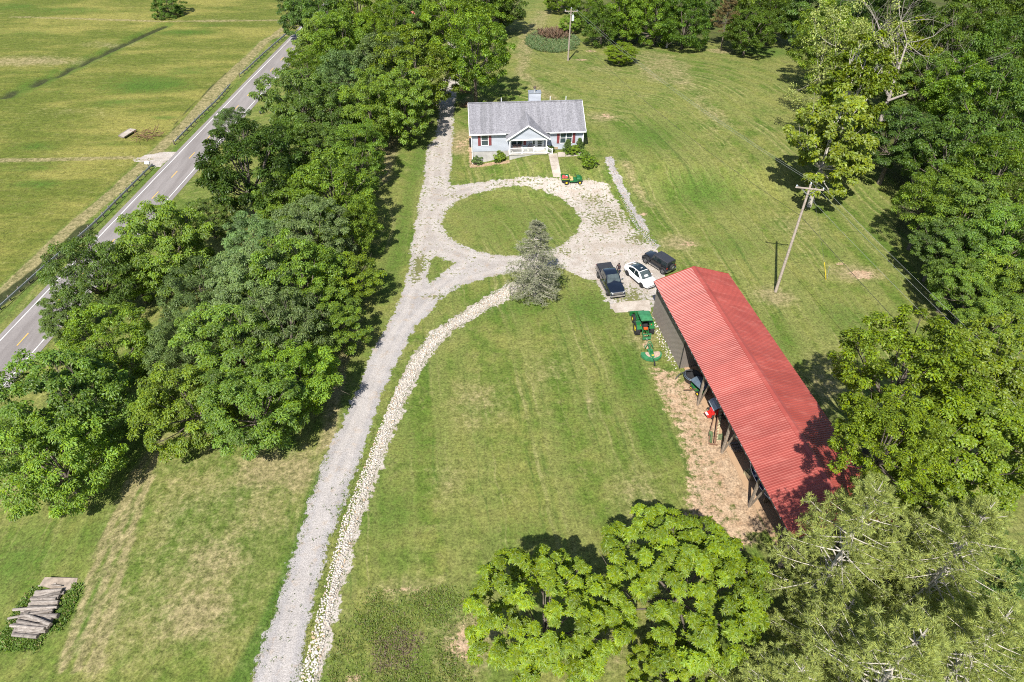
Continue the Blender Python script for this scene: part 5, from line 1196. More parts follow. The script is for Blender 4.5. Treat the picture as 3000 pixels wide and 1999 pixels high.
# ---- white electric hatchback
def crossover():
    r, f = G(1838.5, 807), G(1879.9, 843); h = heading(r, f); fw = (f-r).normalized(); rt = Vector((fw.y, -fw.x, 0)); c = (r+f)/2-rt*.80*(1 if True else 1)
    cc = (r+f)/2; c = cc+Vector((-fw.y, fw.x, 0))*.82
    t = thing('white_car', 'white electric hatchback with black glass roof, parked between pickup and jeep', 'car', (c.x, c.y, .03), h)
    t['label'] = 'white hatchback car with black glass roof, parked between the two black vehicles'
    def pf(w0, zt, zb=.28, crown=.05): return [(0, zb), (w0*.84, zb), (w0*.97, zb+.12), (w0, .62), (w0*.985, zt-.12), (w0*.90, zt-.02), (w0*.55, zt+crown*.7), (0, zt+crown)]
    secs = [(-2.36, pf(.74, .88, .42)), (-2.28, pf(.85, 1.02, .34)), (-1.9, pf(.92, 1.08)), (-1.2, pf(.955, 1.04)), (0, pf(.955, .98)), (1.0, pf(.955, .95)), (1.5, pf(.95, .90, .28, .08)), (1.95, pf(.92, .82, .28, .08)), (2.22, pf(.82, .70, .30, .06)), (2.36, pf(.62, .56, .34, .03))]
    MB().loft(secs).build('body', M['white'], t, True, .6)
    gh = [(-2.12, [(0, .95), (.70, .95), (.70, 1.03), (.55, 1.07), (0, 1.10)]), (-1.5, [(0, .95), (.84, .95), (.84, 1.05), (.62, 1.36), (0, 1.40)]), (-.8, [(0, .95), (.88, .95), (.88, 1.02), (.66, 1.53), (0, 1.57)]), (-.1, [(0, .9), (.88, .9), (.88, .98), (.66, 1.58), (0, 1.62)]), (.38, [(0, .9), (.88, .9), (.88, .96), (.64, 1.51), (0, 1.55)]), (1.35, [(0, .85), (.80, .85), (.80, .90), (.76, .93), (0, .97)])]
    MB().loft(gh).build('cabin', M['white'], t, True, .5)
    MB().slab([(-.60, .34, 1.575), (.60, .34, 1.575), (.62, -.1, 1.63), (.62, -.8, 1.58), (-.62, -.8, 1.58), (-.62, -.1, 1.63)], .02).build('glass_roof', M['carglass'], t)
    MB().slab([(-.60, -.84, 1.575), (.60, -.84, 1.575), (.57, -1.5, 1.405), (.5, -2.02, 1.13), (-.5, -2.02, 1.13), (-.57, -1.5, 1.405)], .03).build('rear_window', M['carglass'], t)
    MB().slab([(-.72, 1.28, .995), (.72, 1.28, .995), (.60, .42, 1.545), (-.60, .42, 1.545)], .03).build('windshield', M['screen'], t)
    MB().slab([(-.28, 1.12, 1.10), (.30, 1.12, 1.10), (.26, .86, 1.265), (-.24, .86, 1.265)], .036).build('seats_behind_glass', M['seatgrey'], t)
    for s in (-1, 1):
        for pts in ([(.872, .98, 1.0), (.79, .45, 1.43), (.70, .30, 1.50), (.70, -.20, 1.54), (.876, -.20, 1.0)], [(.876, -.27, 1.0), (.70, -.27, 1.54), (.70, -.78, 1.50), (.77, -1.38, 1.27), (.86, -1.35, 1.08)]):
            MB().slab([(s*(p[0]+.012), p[1], p[2]) for p in pts], .02).build('side_window', M['carglass'], t)
        for a, b in ((-.98, -.235), (-.215, .95)): MB().b2((s*.953-.006, a, .38), (s*.953+.006, b, .86)).build('door', M['white'], t)
        m = MB(); m.box((s*1.02, .78, 1.02), (.18, .12, .12)); m.build('mirror', M['white'], t, bevel=.03)
        MB().slab([(s*.80, 2.16, .70), (s*.60, 2.30, .63), (s*.62, 2.335, .56), (s*.84, 2.17, .60)], .04).build('headlight', M['lamp'], t)
        MB().slab([(s*.85, -2.26, .98), (s*.45, -2.36, .93), (s*.45, -2.375, .84), (s*.86, -2.28, .86)], .03).build('tail_light', M['redlamp'], t)
        MB().b2((s*.93-.03, -.95, .24), (s*.93+.03, .95, .33)).build('sill', M['matblack'], t)
    MB().b2((-.55, 2.30, .30), (.55, 2.385, .38)).build('lower_grille', M['matblack'], t)
    for x in (-.86, .86):
        for y in (-1.44, 1.44): arch(t, x*1.115, y, .41); wheel(t, x*1.0, y, .355, .24, 'darkrim', .72)
crossover()
# ---- black off-roader, tail toward the barn
def offroader():
    r, f = G(1939.6, 803.2), G(1890.6, 771.8); fw = (f-r).normalized(); cc = (r+f)/2; c = cc+Vector((fw.y, -fw.x, 0))*.82
    t = thing('black_jeep', 'black boxy off-roader with hardtop and spare wheel on its tailgate', 'suv', (c.x, c.y, .03), heading(r, f)); t.name = 'off_road_suv'
    def bx_(w0, zb, zt): return [(0, zb), (w0*.97, zb), (w0, zb+.08), (w0, zt-.08), (w0*.96, zt), (0, zt+.01)]
    MB().loft([(-1.98, bx_(.78, .58, 1.18)), (-1.9, bx_(.80, .52, 1.20)), (.62, bx_(.80, .50, 1.20)), (.72, bx_(.78, .50, 1.18))]).build('tub', M['black'], t, True, .5)
    MB().loft([(.70, [(0, .7), (.70, .7), (.72, 1.10), (.62, 1.18), (0, 1.22)]), (1.9, [(0, .7), (.58, .7), (.60, 1.06), (.52, 1.13), (0, 1.17)]), (1.98, [(0, .72), (.56, .72), (.57, 1.02), (.48, 1.09), (0, 1.12)])]).build('hood', M['black'], t, True, .5)
    g = MB().b2((-.56, 1.975, .62), (.56, 2.02, 1.10)).build('grille', M['black'], t)
    for k in range(7): MB().b2((-.30+k*.1-.025, 2.02, .74), (-.30+k*.1+.025, 2.028, 1.02)).build('grille_slot', M['darkrim'], g)
    MB().loft([(-1.94, [(0, 1.19), (.77, 1.19), (.70, 1.76), (.64, 1.82), (0, 1.85)]), (-.2, [(0, 1.19), (.78, 1.19), (.72, 1.80), (.65, 1.86), (0, 1.89)]), (.42, [(0, 1.19), (.78, 1.19), (.70, 1.76), (.62, 1.82), (0, 1.84)]), (.66, [(0, 1.19), (.78, 1.19), (.78, 1.21), (.76, 1.23), (0, 1.25)])]).build('hardtop', M['softtop'], t, True, .5)
    MB().slab([(-.68, .655, 1.26), (.68, .655, 1.26), (.62, .45, 1.78), (-.62, .45, 1.78)], .02).build('windshield', M['carglass'], t)
    MB().slab([(-.60, -1.955, 1.26), (.60, -1.955, 1.26), (.58, -1.955, 1.70), (-.58, -1.955, 1.70)], .03).build('rear_window', M['carglass'], t)
    for s in (-1, 1):
        for a, b in ((-1.82, -1.12), (-1.02, -.28), (-.18, .42)): MB().slab([(s*.792, a, 1.26), (s*.792, b, 1.26), (s*.735, b, 1.70), (s*.735, a, 1.70)], .02).build('side_window', M['carglass'], t)
        for a, b in ((-1.05, -.24), (-.22, .58)): MB().b2((s*.802-.008, a, .58), (s*.802+.008, b, 1.16)).build('door', M['black'], t); 
        for a in (-.36, .44): MB().b2((s*.82-.012, a-.07, 1.02), (s*.82+.012, a+.05, 1.06)).build('door_handle', M['matblack'], t)
        MB().lathe([(.02, 0), (.10, 0), (.10, .05), (.02, .06)], (s*.42, 2.0, .94), 'Y', 16).build('headlight', M['lamp'], t)
        MB().b2((s*.72-.07, -2.01, .92), (s*.72+.07, -1.96, 1.10)).build('tail_light', M['redlamp'], t)
        MB().box((s*.95, .52, 1.20), (.20, .09, .16)).build('mirror', M['matblack'], t)
        MB().b2((s*.92-.06, -1.0, .50), (s*.92+.06, .95, .56)).build('side_step', M['chrome'], t)
        for y in (-1.48, 1.48):
            m = MB(); pts = [(y+math.cos(a)*.55, .45+math.sin(a)*.48) for a in np.linspace(.1, math.pi-.1, 9)]
            for a, b in zip(pts[:-1], pts[1:]): m.slab([(s*.62, a[0], a[1]), (s*.98, a[0], a[1]), (s*.98, b[0], b[1]), (s*.62, b[0], b[1])], .05)
            m.build('fender_flare', M['matblack'], t)
    MB().b2((-.78, 2.02, .52), (.78, 2.22, .70)).build('front_bumper', M['matblack'], t); MB().b2((-.80, -2.16, .50), (.80, -1.99, .68)).build('rear_bumper', M['chrome'], t)
    for x in (-.80, .80):
        for y in (-1.48, 1.48): wheel(t, x, y, .42, .28, 'rim')
    m = MB().lathe([(.27, -.13), (.39, -.13), (.42, -.08), (.42, .08), (.39, .13), (.27, .13)], (0.06, -2.14, 1.02), 'Y', 28, None, False).build('spare_wheel', M['tyre'], t, True, .6)
    MB().lathe([(.28, .04), (.24, .06), (.06, .02), (.05, -.03)], (.06, -2.26, 1.02), 'Y', 24).build('rim', M['rim'], m, True, .5)
offroader()
# ---- compact tractor
def tractor():
    rl, rr_, fl = G(1865.8, 987), G(1908.7, 982.5), G(1849, 951)
    fw = (fl-rl); fw.z = 0; fw.normalize(); fw = Vector((-.10, .995, 0)); c = (rl+rr_)/2+fw*.55
    t = thing('tractor', 'green compact tractor with canopy, front loader and yellow wheels beside the barn wall', 'tractor', (c.x, c.y, .03), math.atan2(-fw.x, fw.y))
    for s in (-1, 1): wheel(t, s*.80, 0, .72, .46, 'yel', .52, 0, True); wheel(t, s*.66, 2.0, .46, .28, 'yel', .55, 0, True)
    MB().loft([(-.35, [(0, .45), (.22, .45), (.24, .9), (0, .92)]), (.5, [(0, .42), (.24, .42), (.25, .85), (0, .88)]), (1.0, [(0, .5), (.22, .5), (.22, .8), (0, .82)])]).build('chassis', M['green'], t)
    MB().loft([(.95, [(0, .62), (.30, .62), (.32, 1.18), (.24, 1.30), (0, 1.34)]), (2.2, [(0, .6), (.28, .6), (.30, 1.06), (.20, 1.17), (0, 1.20)]), (2.42, [(0, .62), (.25, .62), (.25, .98), (.16, 1.06), (0, 1.08)])]).build('hood', M['green'], t, True, .5)
    MB().b2((-.62, .18, .74), (.62, 1.0, .79)).build('platform', M['matblack'], t)
    for s in (-1, 1):
        m = MB(); pts = [(math.cos(a)*.80, .72+math.sin(a)*.80) for a in np.linspace(.35, math.pi-.5, 8)]
        for a, b in zip(pts[:-1], pts[1:]): m.slab([(s*.42, a[0], a[1]), (s*.98, a[0], a[1]), (s*.98, b[0], b[1]), (s*.42, b[0], b[1])], .04)
        m.build('fender', M['green'], t)
        MB().tube((s*.45, -.45, .9), (s*.45, -.38, 2.28), .035, None, 8).build('canopy_post', M['matblack'], t)
        MB().lathe([(.05, 0), (.05, .08), (.02, .1)], (s*.62, -.5, 1.5), 'Z', 8).build('warning_lamp', M['orange'], t)
        m = MB(); m.beam((s*.48, .95, 1.25), (s*.5, 2.1, 1.25), .10, .14); m.beam((s*.5, 2.1, 1.25), (s*.52, 3.0, .42), .10, .13); m.beam((s*.48, .95, .6), (s*.48, .95, 1.3), .14, .2); m.beam((s*.49, 1.2, .7), (s*.5, 2.2, 1.1), .06, .06); m.build('loader_arm', M['green'], t)
    m = MB(); m.slab([(-.82, 2.95, .08), (.82, 2.95, .08), (.82, 3.75, .10), (-.82, 3.75, .10)], .03); m.slab([(-.82, 2.95, .08), (.82, 2.95, .08), (.82, 3.0, .62), (-.82, 3.0, .62)], .03)
    for s in (-1, 1): m.slab([(s*.82, 2.95, .08), (s*.82, 3.75, .10), (s*.82, 3.35, .5), (s*.82, 3.0, .62)], .03)
    m.build('loader_bucket', M['green'], t)
    MB().loft([(-.72, [(0, 2.26), (.56, 2.26), (.60, 2.30), (.52, 2.38), (0, 2.42)]), (-.62, [(0, 2.26), (.62, 2.26), (.66, 2.31), (.58, 2.42), (0, 2.47)]), (.82, [(0, 2.26), (.62, 2.26), (.66, 2.31), (.58, 2.40), (0, 2.44)]), (.94, [(0, 2.26), (.54, 2.26), (.58, 2.29), (.50, 2.35), (0, 2.38)])]).build('canopy', M['paleg'], t, True, .5)
    m = MB(); m.box((0, -.12, 1.05), (.50, .46, .14)); m.box((0, -.36, 1.32), (.48, .12, .46), Matrix.Rotation(-.15, 3, 'X')); m.build('seat', M['matblack'], t, bevel=.03)
    m = MB(); m.tube((0, .62, .95), (0, .38, 1.32), .03); ring = [(math.cos(a)*.19, .36+math.sin(a)*.12, 1.34+math.sin(a)*.12) for a in np.linspace(0, 2*math.pi, 13)]; m.path(ring, .018, 6); m.build('steering_wheel', M['matblack'], t)
    MB().b2((-.26, .55, .8), (.26, .95, 1.30)).build('dashboard', M['green'], t)
    MB().b2((-.20, -.70, 1.02), (.24, -.42, 1.16)).build('tool_box', M['orange'], t)
    h = MB()
    for s in (-1, 1): h.beam((s*.28, -.45, .55), (s*.36, -1.35, .42), .06, .08); h.beam((s*.30, -.5, 1.0), (s*.36, -1.2, .45), .04, .05)
    h.beam((-.36, -1.3, .42), (.36, -1.3, .42), .08, .08); h.beam((0, -.45, .95), (0, -1.2, .95), .07, .07); h.build('three_point_hitch', M['green'], t)
    q = MB(); q.beam((-.46, -1.42, .95), (.46, -1.42, .95), .10, .10); q.beam((-.46, -1.42, .32), (.46, -1.42, .32), .12, .12)
    for s in (-1, 1): q.beam((s*.40, -1.42, .32), (s*.40, -1.42, .98), .08, .08)
    q.slab([(-.36, -1.45, .36), (.36, -1.45, .36), (.30, -1.45, .62), (-.30, -1.45, .62)], .03); q.build('quick_hitch', M['paleg'], t)
    MB().tube((0, -1.4, .4), (0, -1.7, .35), .05).build('drawbar', M['galv'], t)
tractor()
# ---- rotary cutter lying behind the tractor
def cutter():
    a, b_ = G(1922.5, 1079), G(1901, 1019); fw = (b_-a).normalized(); c = G(1905.6, 1040)
    t = thing('rotary_cutter', 'faded green rotary cutter deck with tail wheel lying on the bare grass', 'mower deck', (c.x, c.y, .02), math.atan2(-fw.x, fw.y))
    n = 24; rim = [(1.12*math.cos(a_), -.15-1.0*math.sin(a_) if math.sin(a_) > 0 else -.15-.55*math.sin(a_)) for a_ in np.linspace(-.5, math.pi+.5, n)]
    MB().slab([(x, y, .32) for x, y in rim], .03).build('deck', M['paleg'], t)
    MB().slab([(x*.72+.18, y*.74, .342) for x, y in rim], .012).build('dust_layer', M['tan'], t)
    m = MB()
    for p, q in zip(rim[:-1], rim[1:]): m.slab([(p[0], p[1], .06), (q[0], q[1], .06), (q[0], q[1], .33), (p[0], p[1], .33)], .025)
    m.build('skirt', M['paleg'], t)
    m = MB(); m.beam((0, 1.15, .5), (0, -1.15, .42), .14, .16); m.slab([(-.30, .5, .37), (.30, .5, .37), (.22, -.75, .37), (-.22, -.75, .37)], .06); m.build('centre_beam', M['paleg'], t)
    m = MB()
    for s in (-1, 1): m.beam((s*.42, .75, .36), (s*.12, .95, 1.05), .05, .06); m.beam((s*.42, .75, .30), (s*.42, 1.15, .45), .06, .07); m.beam((s*.10, .95, 1.05), (0, -.4, .42), .03, .04)
    m.beam((-.14, .95, 1.05), (.14, .95, 1.05), .06, .06); m.build('a_frame', M['paleg'], t)
    MB().box((.02, -.15, .50), (.36, .36, .22)).build('gearbox', M['green'], t, bevel=.04); MB().b2((-.08, -.70, .47), (.12, -.5, .52)).build('warning_plate', M['yel'], t)
    MB().beam((0, -1.1, .45), (0, -1.65, .35), .08, .10).build('tail_arm', M['matblack'], t); wheel(t, .0, -1.72, .20, .12, 'darkrim', .5, 0)
cutter()
# ---- green utility buggy
def gator():
    r, f = G(1660.3, 541.5), G(1697.5, 540); fw = (f-r).normalized(); c = (r+f)/2+Vector((-fw.y, fw.x, 0))*.55
    t = thing('utility_buggy', 'green six wheel style utility buggy with red bags in its bed', 'utility vehicle', (c.x, c.y, c.z+.03), heading(r, f)); t['label'] = 'green open utility buggy with tan seats standing by the front walk'
    MB().loft([(-.35, [(0, .32), (.58, .32), (.60, .52), (0, .52)]), (.55, [(0, .32), (.58, .32), (.60, .46), (0, .46)])]).build('floor', M['green'], t)
    MB().loft([(.55, [(0, .35), (.52, .35), (.62, .55), (.60, .88), (.5, .98), (0, 1.0)]), (.95, [(0, .35), (.52, .35), (.60, .55), (.58, .92), (.48, 1.0), (0, 1.03)]), (1.30, [(0, .4), (.46, .4), (.52, .55), (.46, .80), (.36, .86), (0, .88)])]).build('hood', M['green'], t, True, .5)
    for s in (-1, 1): MB().box((s*.28, -.25, .66), (.48, .50, .18)).build('seat', M['seaty'], t, bevel=.04); MB().box((s*.28, -.50, .92), (.46, .12, .42), Matrix.Rotation(-.2, 3, 'X')).build('backrest', M['seaty'], t, bevel=.04); MB().b2((s*.6-.05, -.55, .4), (s*.6+.05, .55, .5)).build('side_sill', M['green'], t)
    MB().b2((-.55, -.55, .36), (.55, .0, .57)).build('seat_box', M['green'], t)
    m = MB(); m.b2((-.68, -1.75, .72), (.68, -.62, .76))
    for s in (-1, 1): m.b2((s*.68-.025, -1.75, .76), (s*.68+.025, -.62, 1.02))
    m.b2((-.68, -1.78, .76), (.68, -1.74, 1.02)); m.b2((-.68, -.64, .76), (.68, -.60, 1.06)); m.build('cargo_bed', M['green'], t)
    for s in (-1, 1): MB().b2((s*.712-.008, -1.70, .90), (s*.712+.008, -.66, .95)).build('stripe', M['yel'], t); MB().b2((s*.55-.06, -1.6, .45), (s*.55+.06, -.7, .72)).build('bed_frame', M['matblack'], t)
    m = MB(); m.tube((-.28, .60, .85), (-.28, .32, 1.12), .025); m.path([(-.28+math.cos(a)*.16, .30+math.sin(a)*.06, 1.14+math.sin(a)*.14) for a in np.linspace(0, 2*math.pi, 13)], .016); m.build('steering_wheel', M['matblack'], t)
    MB().beam((-.5, 1.32, .55), (.5, 1.32, .55), .10, .16).build('front_bumper', M['matblack'], t)
    for s in (-1, 1): wheel(t, s*.60, .98, .30, .24, 'yel', .5, 0); wheel(t, s*.60, -1.0, .33, .30, 'yel', .5, 0); MB().lathe([(.02, 0), (.07, 0), (.07, .03), (.02, .04)], (s*.3, 1.27, .75), 'Y', 12).build('headlight', M['lamp'], t)
    R2 = Matrix.Rotation(heading(r, f), 4, 'Z'); 
    for i, (x, y, sc_, mt, lb) in enumerate([(-.3, -1.35, .26, 'redcloth', 'red bag in the buggy bed, at its tail end on the near side'), (.15, -1.45, .22, 'redcloth', 'small red bag in the buggy bed, by the tailgate'), (.1, -1.0, .28, 'redcloth', 'bulging red bag in the middle of the buggy bed'), (-.28, -.9, .20, 'hullwhite', 'white container in the front corner of the buggy bed')]):
        m = MB().loft([(-.9, [(0, .1), (.5, .1), (.6, .5), (.3, .75), (0, .8)]), (-.4, [(0, 0), (.9, 0), (1.0, .6), (.6, 1.0), (0, 1.1)]), (.4, [(0, 0), (.85, 0), (1.0, .55), (.5, 1.1), (0, 1.15)]), (.9, [(0, .1), (.5, .1), (.5, .5), (.3, .8), (0, .85)])])
        o = m.build('feed_bag' if mt == 'redcloth' else 'container', M[mt], None, True, .9); o.location = Vector((c.x, c.y, c.z+.03+.77))+R2 @ Vector((x, y, 0)); o.scale = (sc_, sc_, sc_); o.rotation_euler = (0, 0, i*1.3); tag(o, lb, 'bag' if mt == 'redcloth' else 'container')
gator()
# ---- person behind the pickup
def person():
    p = G(1810, 806); bm = __import__('bmesh').new()
    J = dict(pel=(0, 0, .95, .13), sp=(0, .01, 1.15, .125), ch=(0, .01, 1.35, .15), nk=(0, .01, 1.50, .06), hd=(0, .03, 1.62, .095), tp=(0, .03, 1.73, .075),
             ls=(-.19, 0, 1.42, .065), le=(-.26, .06, 1.14, .048), lw=(-.20, .24, 1.02, .034), lh=(-.18, .32, 1.02, .036), rs=(.19, 0, 1.42, .065), re=(.27, .05, 1.14, .048), rw=(.21, .22, .98, .034), rh=(.19, .30, .97, .036),
             lk=(-.11, .03, .52, .075), la=(-.12, 0, .09, .05), lt=(-.12, .16, .04, .04), rk=(.11, .03, .52, .075), ra=(.12, 0, .09, .05), rt=(.12, .16, .04, .04), lhp=(-.1, 0, .88, .10), rhp=(.1, 0, .88, .10))
    E = [('pel', 'sp'), ('sp', 'ch'), ('ch', 'nk'), ('nk', 'hd'), ('hd', 'tp'), ('ch', 'ls'), ('ls', 'le'), ('le', 'lw'), ('lw', 'lh'), ('ch', 'rs'), ('rs', 're'), ('re', 'rw'), ('rw', 'rh'), ('pel', 'lhp'), ('lhp', 'lk'), ('lk', 'la'), ('la', 'lt'), ('pel', 'rhp'), ('rhp', 'rk'), ('rk', 'ra'), ('ra', 'rt')]
    names = list(J); rad = [J[k][3] for k in names]; V = [J[k][:3] for k in names]; Ed = [(names.index(a), names.index(b_)) for a, b_ in E]
    for w_, h_, s in (('lw', 'lh', -1), ('rw', 'rh', 1)):      # fingers and thumb
        hx, hy, hz = J[h_][:3]
        for k in range(4):
            i0 = len(V); V += [(hx+(k-1.5)*.020, hy+.05, hz-.01), (hx+(k-1.5)*.022, hy+.09-.008*abs(k-1.4), hz-.035)]; rad += [.010, .008]; Ed += [(names.index(h_), i0), (i0, i0+1)]
        i0 = len(V); V += [(hx-s*.05, hy+.01, hz+.0), (hx-s*.06, hy+.05, hz-.01)]; rad += [.011, .009]; Ed += [(names.index(h_), i0), (i0, i0+1)]
    me = bpy.data.meshes.new('person'); me.from_pydata(V, Ed, []); tmp = bpy.data.objects.new('person_tmp', me); COL.objects.link(tmp)
    md = tmp.modifiers.new('skin', 'SKIN'); tmp.modifiers.new('sub', 'SUBSURF').levels = 1
    for i, v in enumerate(me.skin_vertices[0].data): v.radius = (rad[i], rad[i]); v.use_root = (i == 0)
    dg = bpy.context.evaluated_depsgraph_get(); m2 = bpy.data.meshes.new_from_object(tmp.evaluated_get(dg)); bpy.data.objects.remove(tmp)
    m2.materials.clear()
    for k in ('skin', 'shirt', 'jeans'): m2.materials.append(M[k])
    for f in m2.polygons:
        z_ = f.center.z; f.use_smooth = True
        f.material_index = 0 if (z_ > 1.49 or (f.center.y > .27 and .9 < z_ < 1.2 and abs(f.center.x) > .12)) else (1 if z_ > .98 else 2)
    o = link('person', m2); o.location = (p.x, p.y, .03); o.rotation_euler = (0, 0, 2.6); tag(o, 'person in dark shirt and trousers standing behind the dark pickup', 'person')
    h = MB().lathe([(.02, 1.77), (.07, 1.755), (.105, 1.70), (.108, 1.63), (.10, 1.57)], (0, .01, 0), 'Z', 16).build('hair', M['hair'], o, True)
    MB().box((0, .135, 1.63), (.022, .03, .04)).build('nose', M['skin'], o, bevel=.008)
    for s in (-1, 1): MB().lathe([(.001, 0), (.011, .004), (.001, .01)], (s*.033, .112, 1.655), 'Y', 8).build('eye', M['hair'], o)
person()

# ------------------------------------------------------------------ things stored under the barn eave (placed in barn coordinates)
def at_barn(u, v, h=0.0):
    p = G(u, v, h); return Vector((p.x, p.y, .05))
BRZ = barn.rotation_euler[2]
q = at_barn(2012, 1118); t = thing('black_tub', 'black round tub with grey curved rails under the barn eave', 'tub', q, BRZ); t.name = 'round_tub'
MB().lathe([(.1, .05), (.75, .05), (.88, .62), (.92, .66), (.84, .66), (.74, .14), (.05, .12)], (.55, .1, 0), 'Z', 28).build('shell', M['matblack'], t, True, .6)
for k, r_ in enumerate((.9, .78)): MB().path([(.55+r_*math.cos(a), .1+r_*math.sin(a), .70+.04*k) for a in np.linspace(1.9, 4.9, 14)], .03, 6).build('rail', M['bluegrey'], t)
MB().path([(-1.2, .2, .35), (-.7, .45, .75), (.0, .55, .95), (.8, .5, 1.0)], .05, 8).build('handle', M['matblack'], t)
# canopied lawn tractor
q = at_barn(2038, 1150); t = thing('lawn_tractor', 'small green lawn tractor under a blue grey canopy at the barn front', 'mower', q+An*.25, BRZ+.35)
MB().loft([(-.6, [(0, .2), (.36, .2), (.40, .5), (0, .55)]), (.2, [(0, .2), (.38, .2), (.40, .5), (0, .52)]), (.9, [(0, .2), (.28, .2), (.30, .62), (0, .68)])]).build('body', M['green'], t, True, .6)
for s in (-1, 1): wheel(t, s*.42, -.4, .28, .22, 'yel', .5, 0); wheel(t, s*.36, .65, .20, .15, 'yel', .5, 0); MB().tube((s*.4, -.5, .5), (s*.45, -.45, 1.45), .025).build('canopy_post', M['matblack'], t)
MB().loft([(-1.0, [(0, 1.42), (.62, 1.36), (.64, 1.30), (.60, 1.40), (.3, 1.50), (0, 1.53)]), (-.2, [(0, 1.46), (.70, 1.42), (.72, 1.36), (.66, 1.48), (.3, 1.62), (0, 1.66)]), (.75, [(0, 1.40), (.60, 1.34), (.62, 1.28), (.56, 1.38), (.3, 1.48), (0, 1.50)])]).build('canopy', M['bluegrey'], t)
MB().beam((-.3, .0, .55), (-1.5, .55, .55), .07, .05).build('drawbar', M['rust'], t)
# red implement with silver hood
q = at_barn(2075, 1222); t = thing('red_tractor', 'red old tractor nose under a silver grey curved cover in the open barn bay', 'tractor', q+An*.55, BRZ); t.name = 'covered_tractor'
MB().loft([(-.3, [(0, .4), (.42, .4), (.46, .9), (.3, 1.05), (0, 1.08)]), (.35, [(0, .38), (.42, .38), (.44, .85), (.28, 1.0), (0, 1.04)])]).build('fender', M['red'], t, True, .5)
m = MB(); m.slab([(-.95, -.45, .55), (-.15, -.45, .75), (-.15, .25, .75), (-1.05, .1, .55)], .08); m.b2((-.8, -.35, .2), (-.2, .1, .55)); m.build('nose', M['red'], t)
MB().slab([(-.98, -.3, .605), (-.78, -.36, .66), (-.80, .1, .66), (-1.0, .05, .605)], .02).build('badge_plate', M['hullwhite'], t)
n = 10; m = MB(); arc = [(.9-1.25*math.cos(a), 1.0+.55*math.sin(a)) for a in np.linspace(.15, math.pi-.3, n)]
for a, b_ in zip(arc[:-1], arc[1:]): m.slab([(a[0], -.35, a[1]), (b_[0], -.35, b_[1]), (b_[0], 1.05, b_[1]), (a[0], 1.05, a[1])], .03)
m.build('cover', M['silver'], t, True)
for s in (-.3, .9): wheel(t, .7, s, .55, .3, 'cream', .5, 0); wheel(t, -.35, s*.7-.05, .28, .18, 'cream', .5, 0)
# long rusty bar implement with old green gearbox
q0, q1 = at_barn(2096, 1218), at_barn(2091, 1308)
t = thing('sickle_mower', 'rusty toothed cutter bar implement with old green gear housing at the barn front', 'implement', q1, math.atan2(-(q0-q1).x, (q0-q1).y)); Lg = (q0-q1).length
MB().beam((0, 0, .45), (.18, Lg, 1.35), .20, .08).build('cutter_bar', M['rust'], t)
m = MB()
for k in range(int(Lg/.16)): m.box((.12+k*.008, .3+k*.16, .52+k*.039), (.22, .06, .05))
m.build('teeth', M['cream'], t)
m = MB(); m.beam((-.45, .0, .2), (-.50, 1.2, .4), .08, .1); m.beam((-.50, 1.2, .4), (-.05, Lg, 1.3), .07, .07); m.beam((-.5, 0, .2), (.3, 0, .25), .1, .1); m.build('frame', M['rust'], t)
m = MB(); m.tube((-.35, .1, .3), (-.3, 1.2, .42), .13, .10, 10); m.box((-.42, 1.05, .45), (.3, .35, .3)); m.build('gear_housing', M['olive'], t)
m = MB()
for k in range(5): m.tube((.3, .75+k*.16, .2), (.75, .80+k*.16, .30), .045, None, 8)
m.build('tines', M['olive'], t)
# cream drum on boards, boards, canoe, box
q = at_barn(2142, 1296); t = thing('cream_drum', 'cream steel drum lid on the timber stack in the open barn', 'drum', q+An*.65, BRZ); t.location.z = .62
MB().lathe([(.05, 0), (.46, 0), (.48, .06), (.48, .30), (.42, .36), (.14, .38), (.12, .30)], (0, 0, 0), 'Z', 26).build('shell', M['cream'], t, True, .5)
bq = at_barn(2148, 1312)+An*.75
for i in range(9):
    o = MB().box((0, 0, 0), (2.0+.1*(i % 3), .24, .06)).build('plank', M['boards']); k = i//3
    o.location = bq+Aa*(-.55+.34*(i % 3))+Vector((0, 0, .10+.16*k)); o.rotation_euler = (0, 0, BRZ+random.uniform(-.06, .06)); tag(o, f"weathered plank in the {['bottom', 'middle', 'top'][k]} layer of the barn timber stack, {['nearest', 'centre', 'farthest'][i % 3]} in its layer", 'plank', 'planks stacked in the barn')
c0, c1 = at_barn(2203, 1418), at_barn(2230, 1462); dirc = (c1-c0).normalized(); cm = (c0+c1)/2+An*.25
t = thing('canoe', 'slim blue and white canoe hanging under the shaded barn eave', 'canoe', (cm.x, cm.y, .75), math.atan2(-dirc.x, dirc.y))
def cs(w_, h): return [(0, 0), (w_*.7, .08), (w_, h)]
def canoe_half():
    m = MB(); ys = np.linspace(-2.1, 2.1, 15); rings = []
    for y in ys:
        k = max(0, 1-(abs(y)/2.1)**2.4); w_ = .36*k+.012; h = .30+.12*(abs(y)/2.1)**3
        rings.append([(-w_, y, h), (-w_*.8, y, h*.4), (0, y, .02+.1*(abs(y)/2.1)**4), (w_*.8, y, h*.4), (w_, y, h)])
    vs = [p for r_ in rings for p in r_]; fs = [(i*5+j, i*5+j+1, (i+1)*5+j+1, (i+1)*5+j) for i in range(14) for j in range(4)]
    m.add(vs, fs); o = m.build('hull', M['blue'], t, True); sm_ = o.modifiers.new('t', 'SOLIDIFY'); sm_.thickness = .03
    g = MB(); g.path([r_[0] for r_ in rings], .035, 6); g.path([r_[4] for r_ in rings], .035, 6); g.build('gunwale', M['hullwhite'], t)
    for y in (-.9, .9): MB().b2((-.3, y-.12, .27), (.3, y+.12, .30)).build('seat', M['hullwhite'], t)
canoe_half()
for y in (-1.2, 1.2):
    MB().box((0, y, -.36), (.7, .12, .72)).build('cradle', M['barnpost'], t)
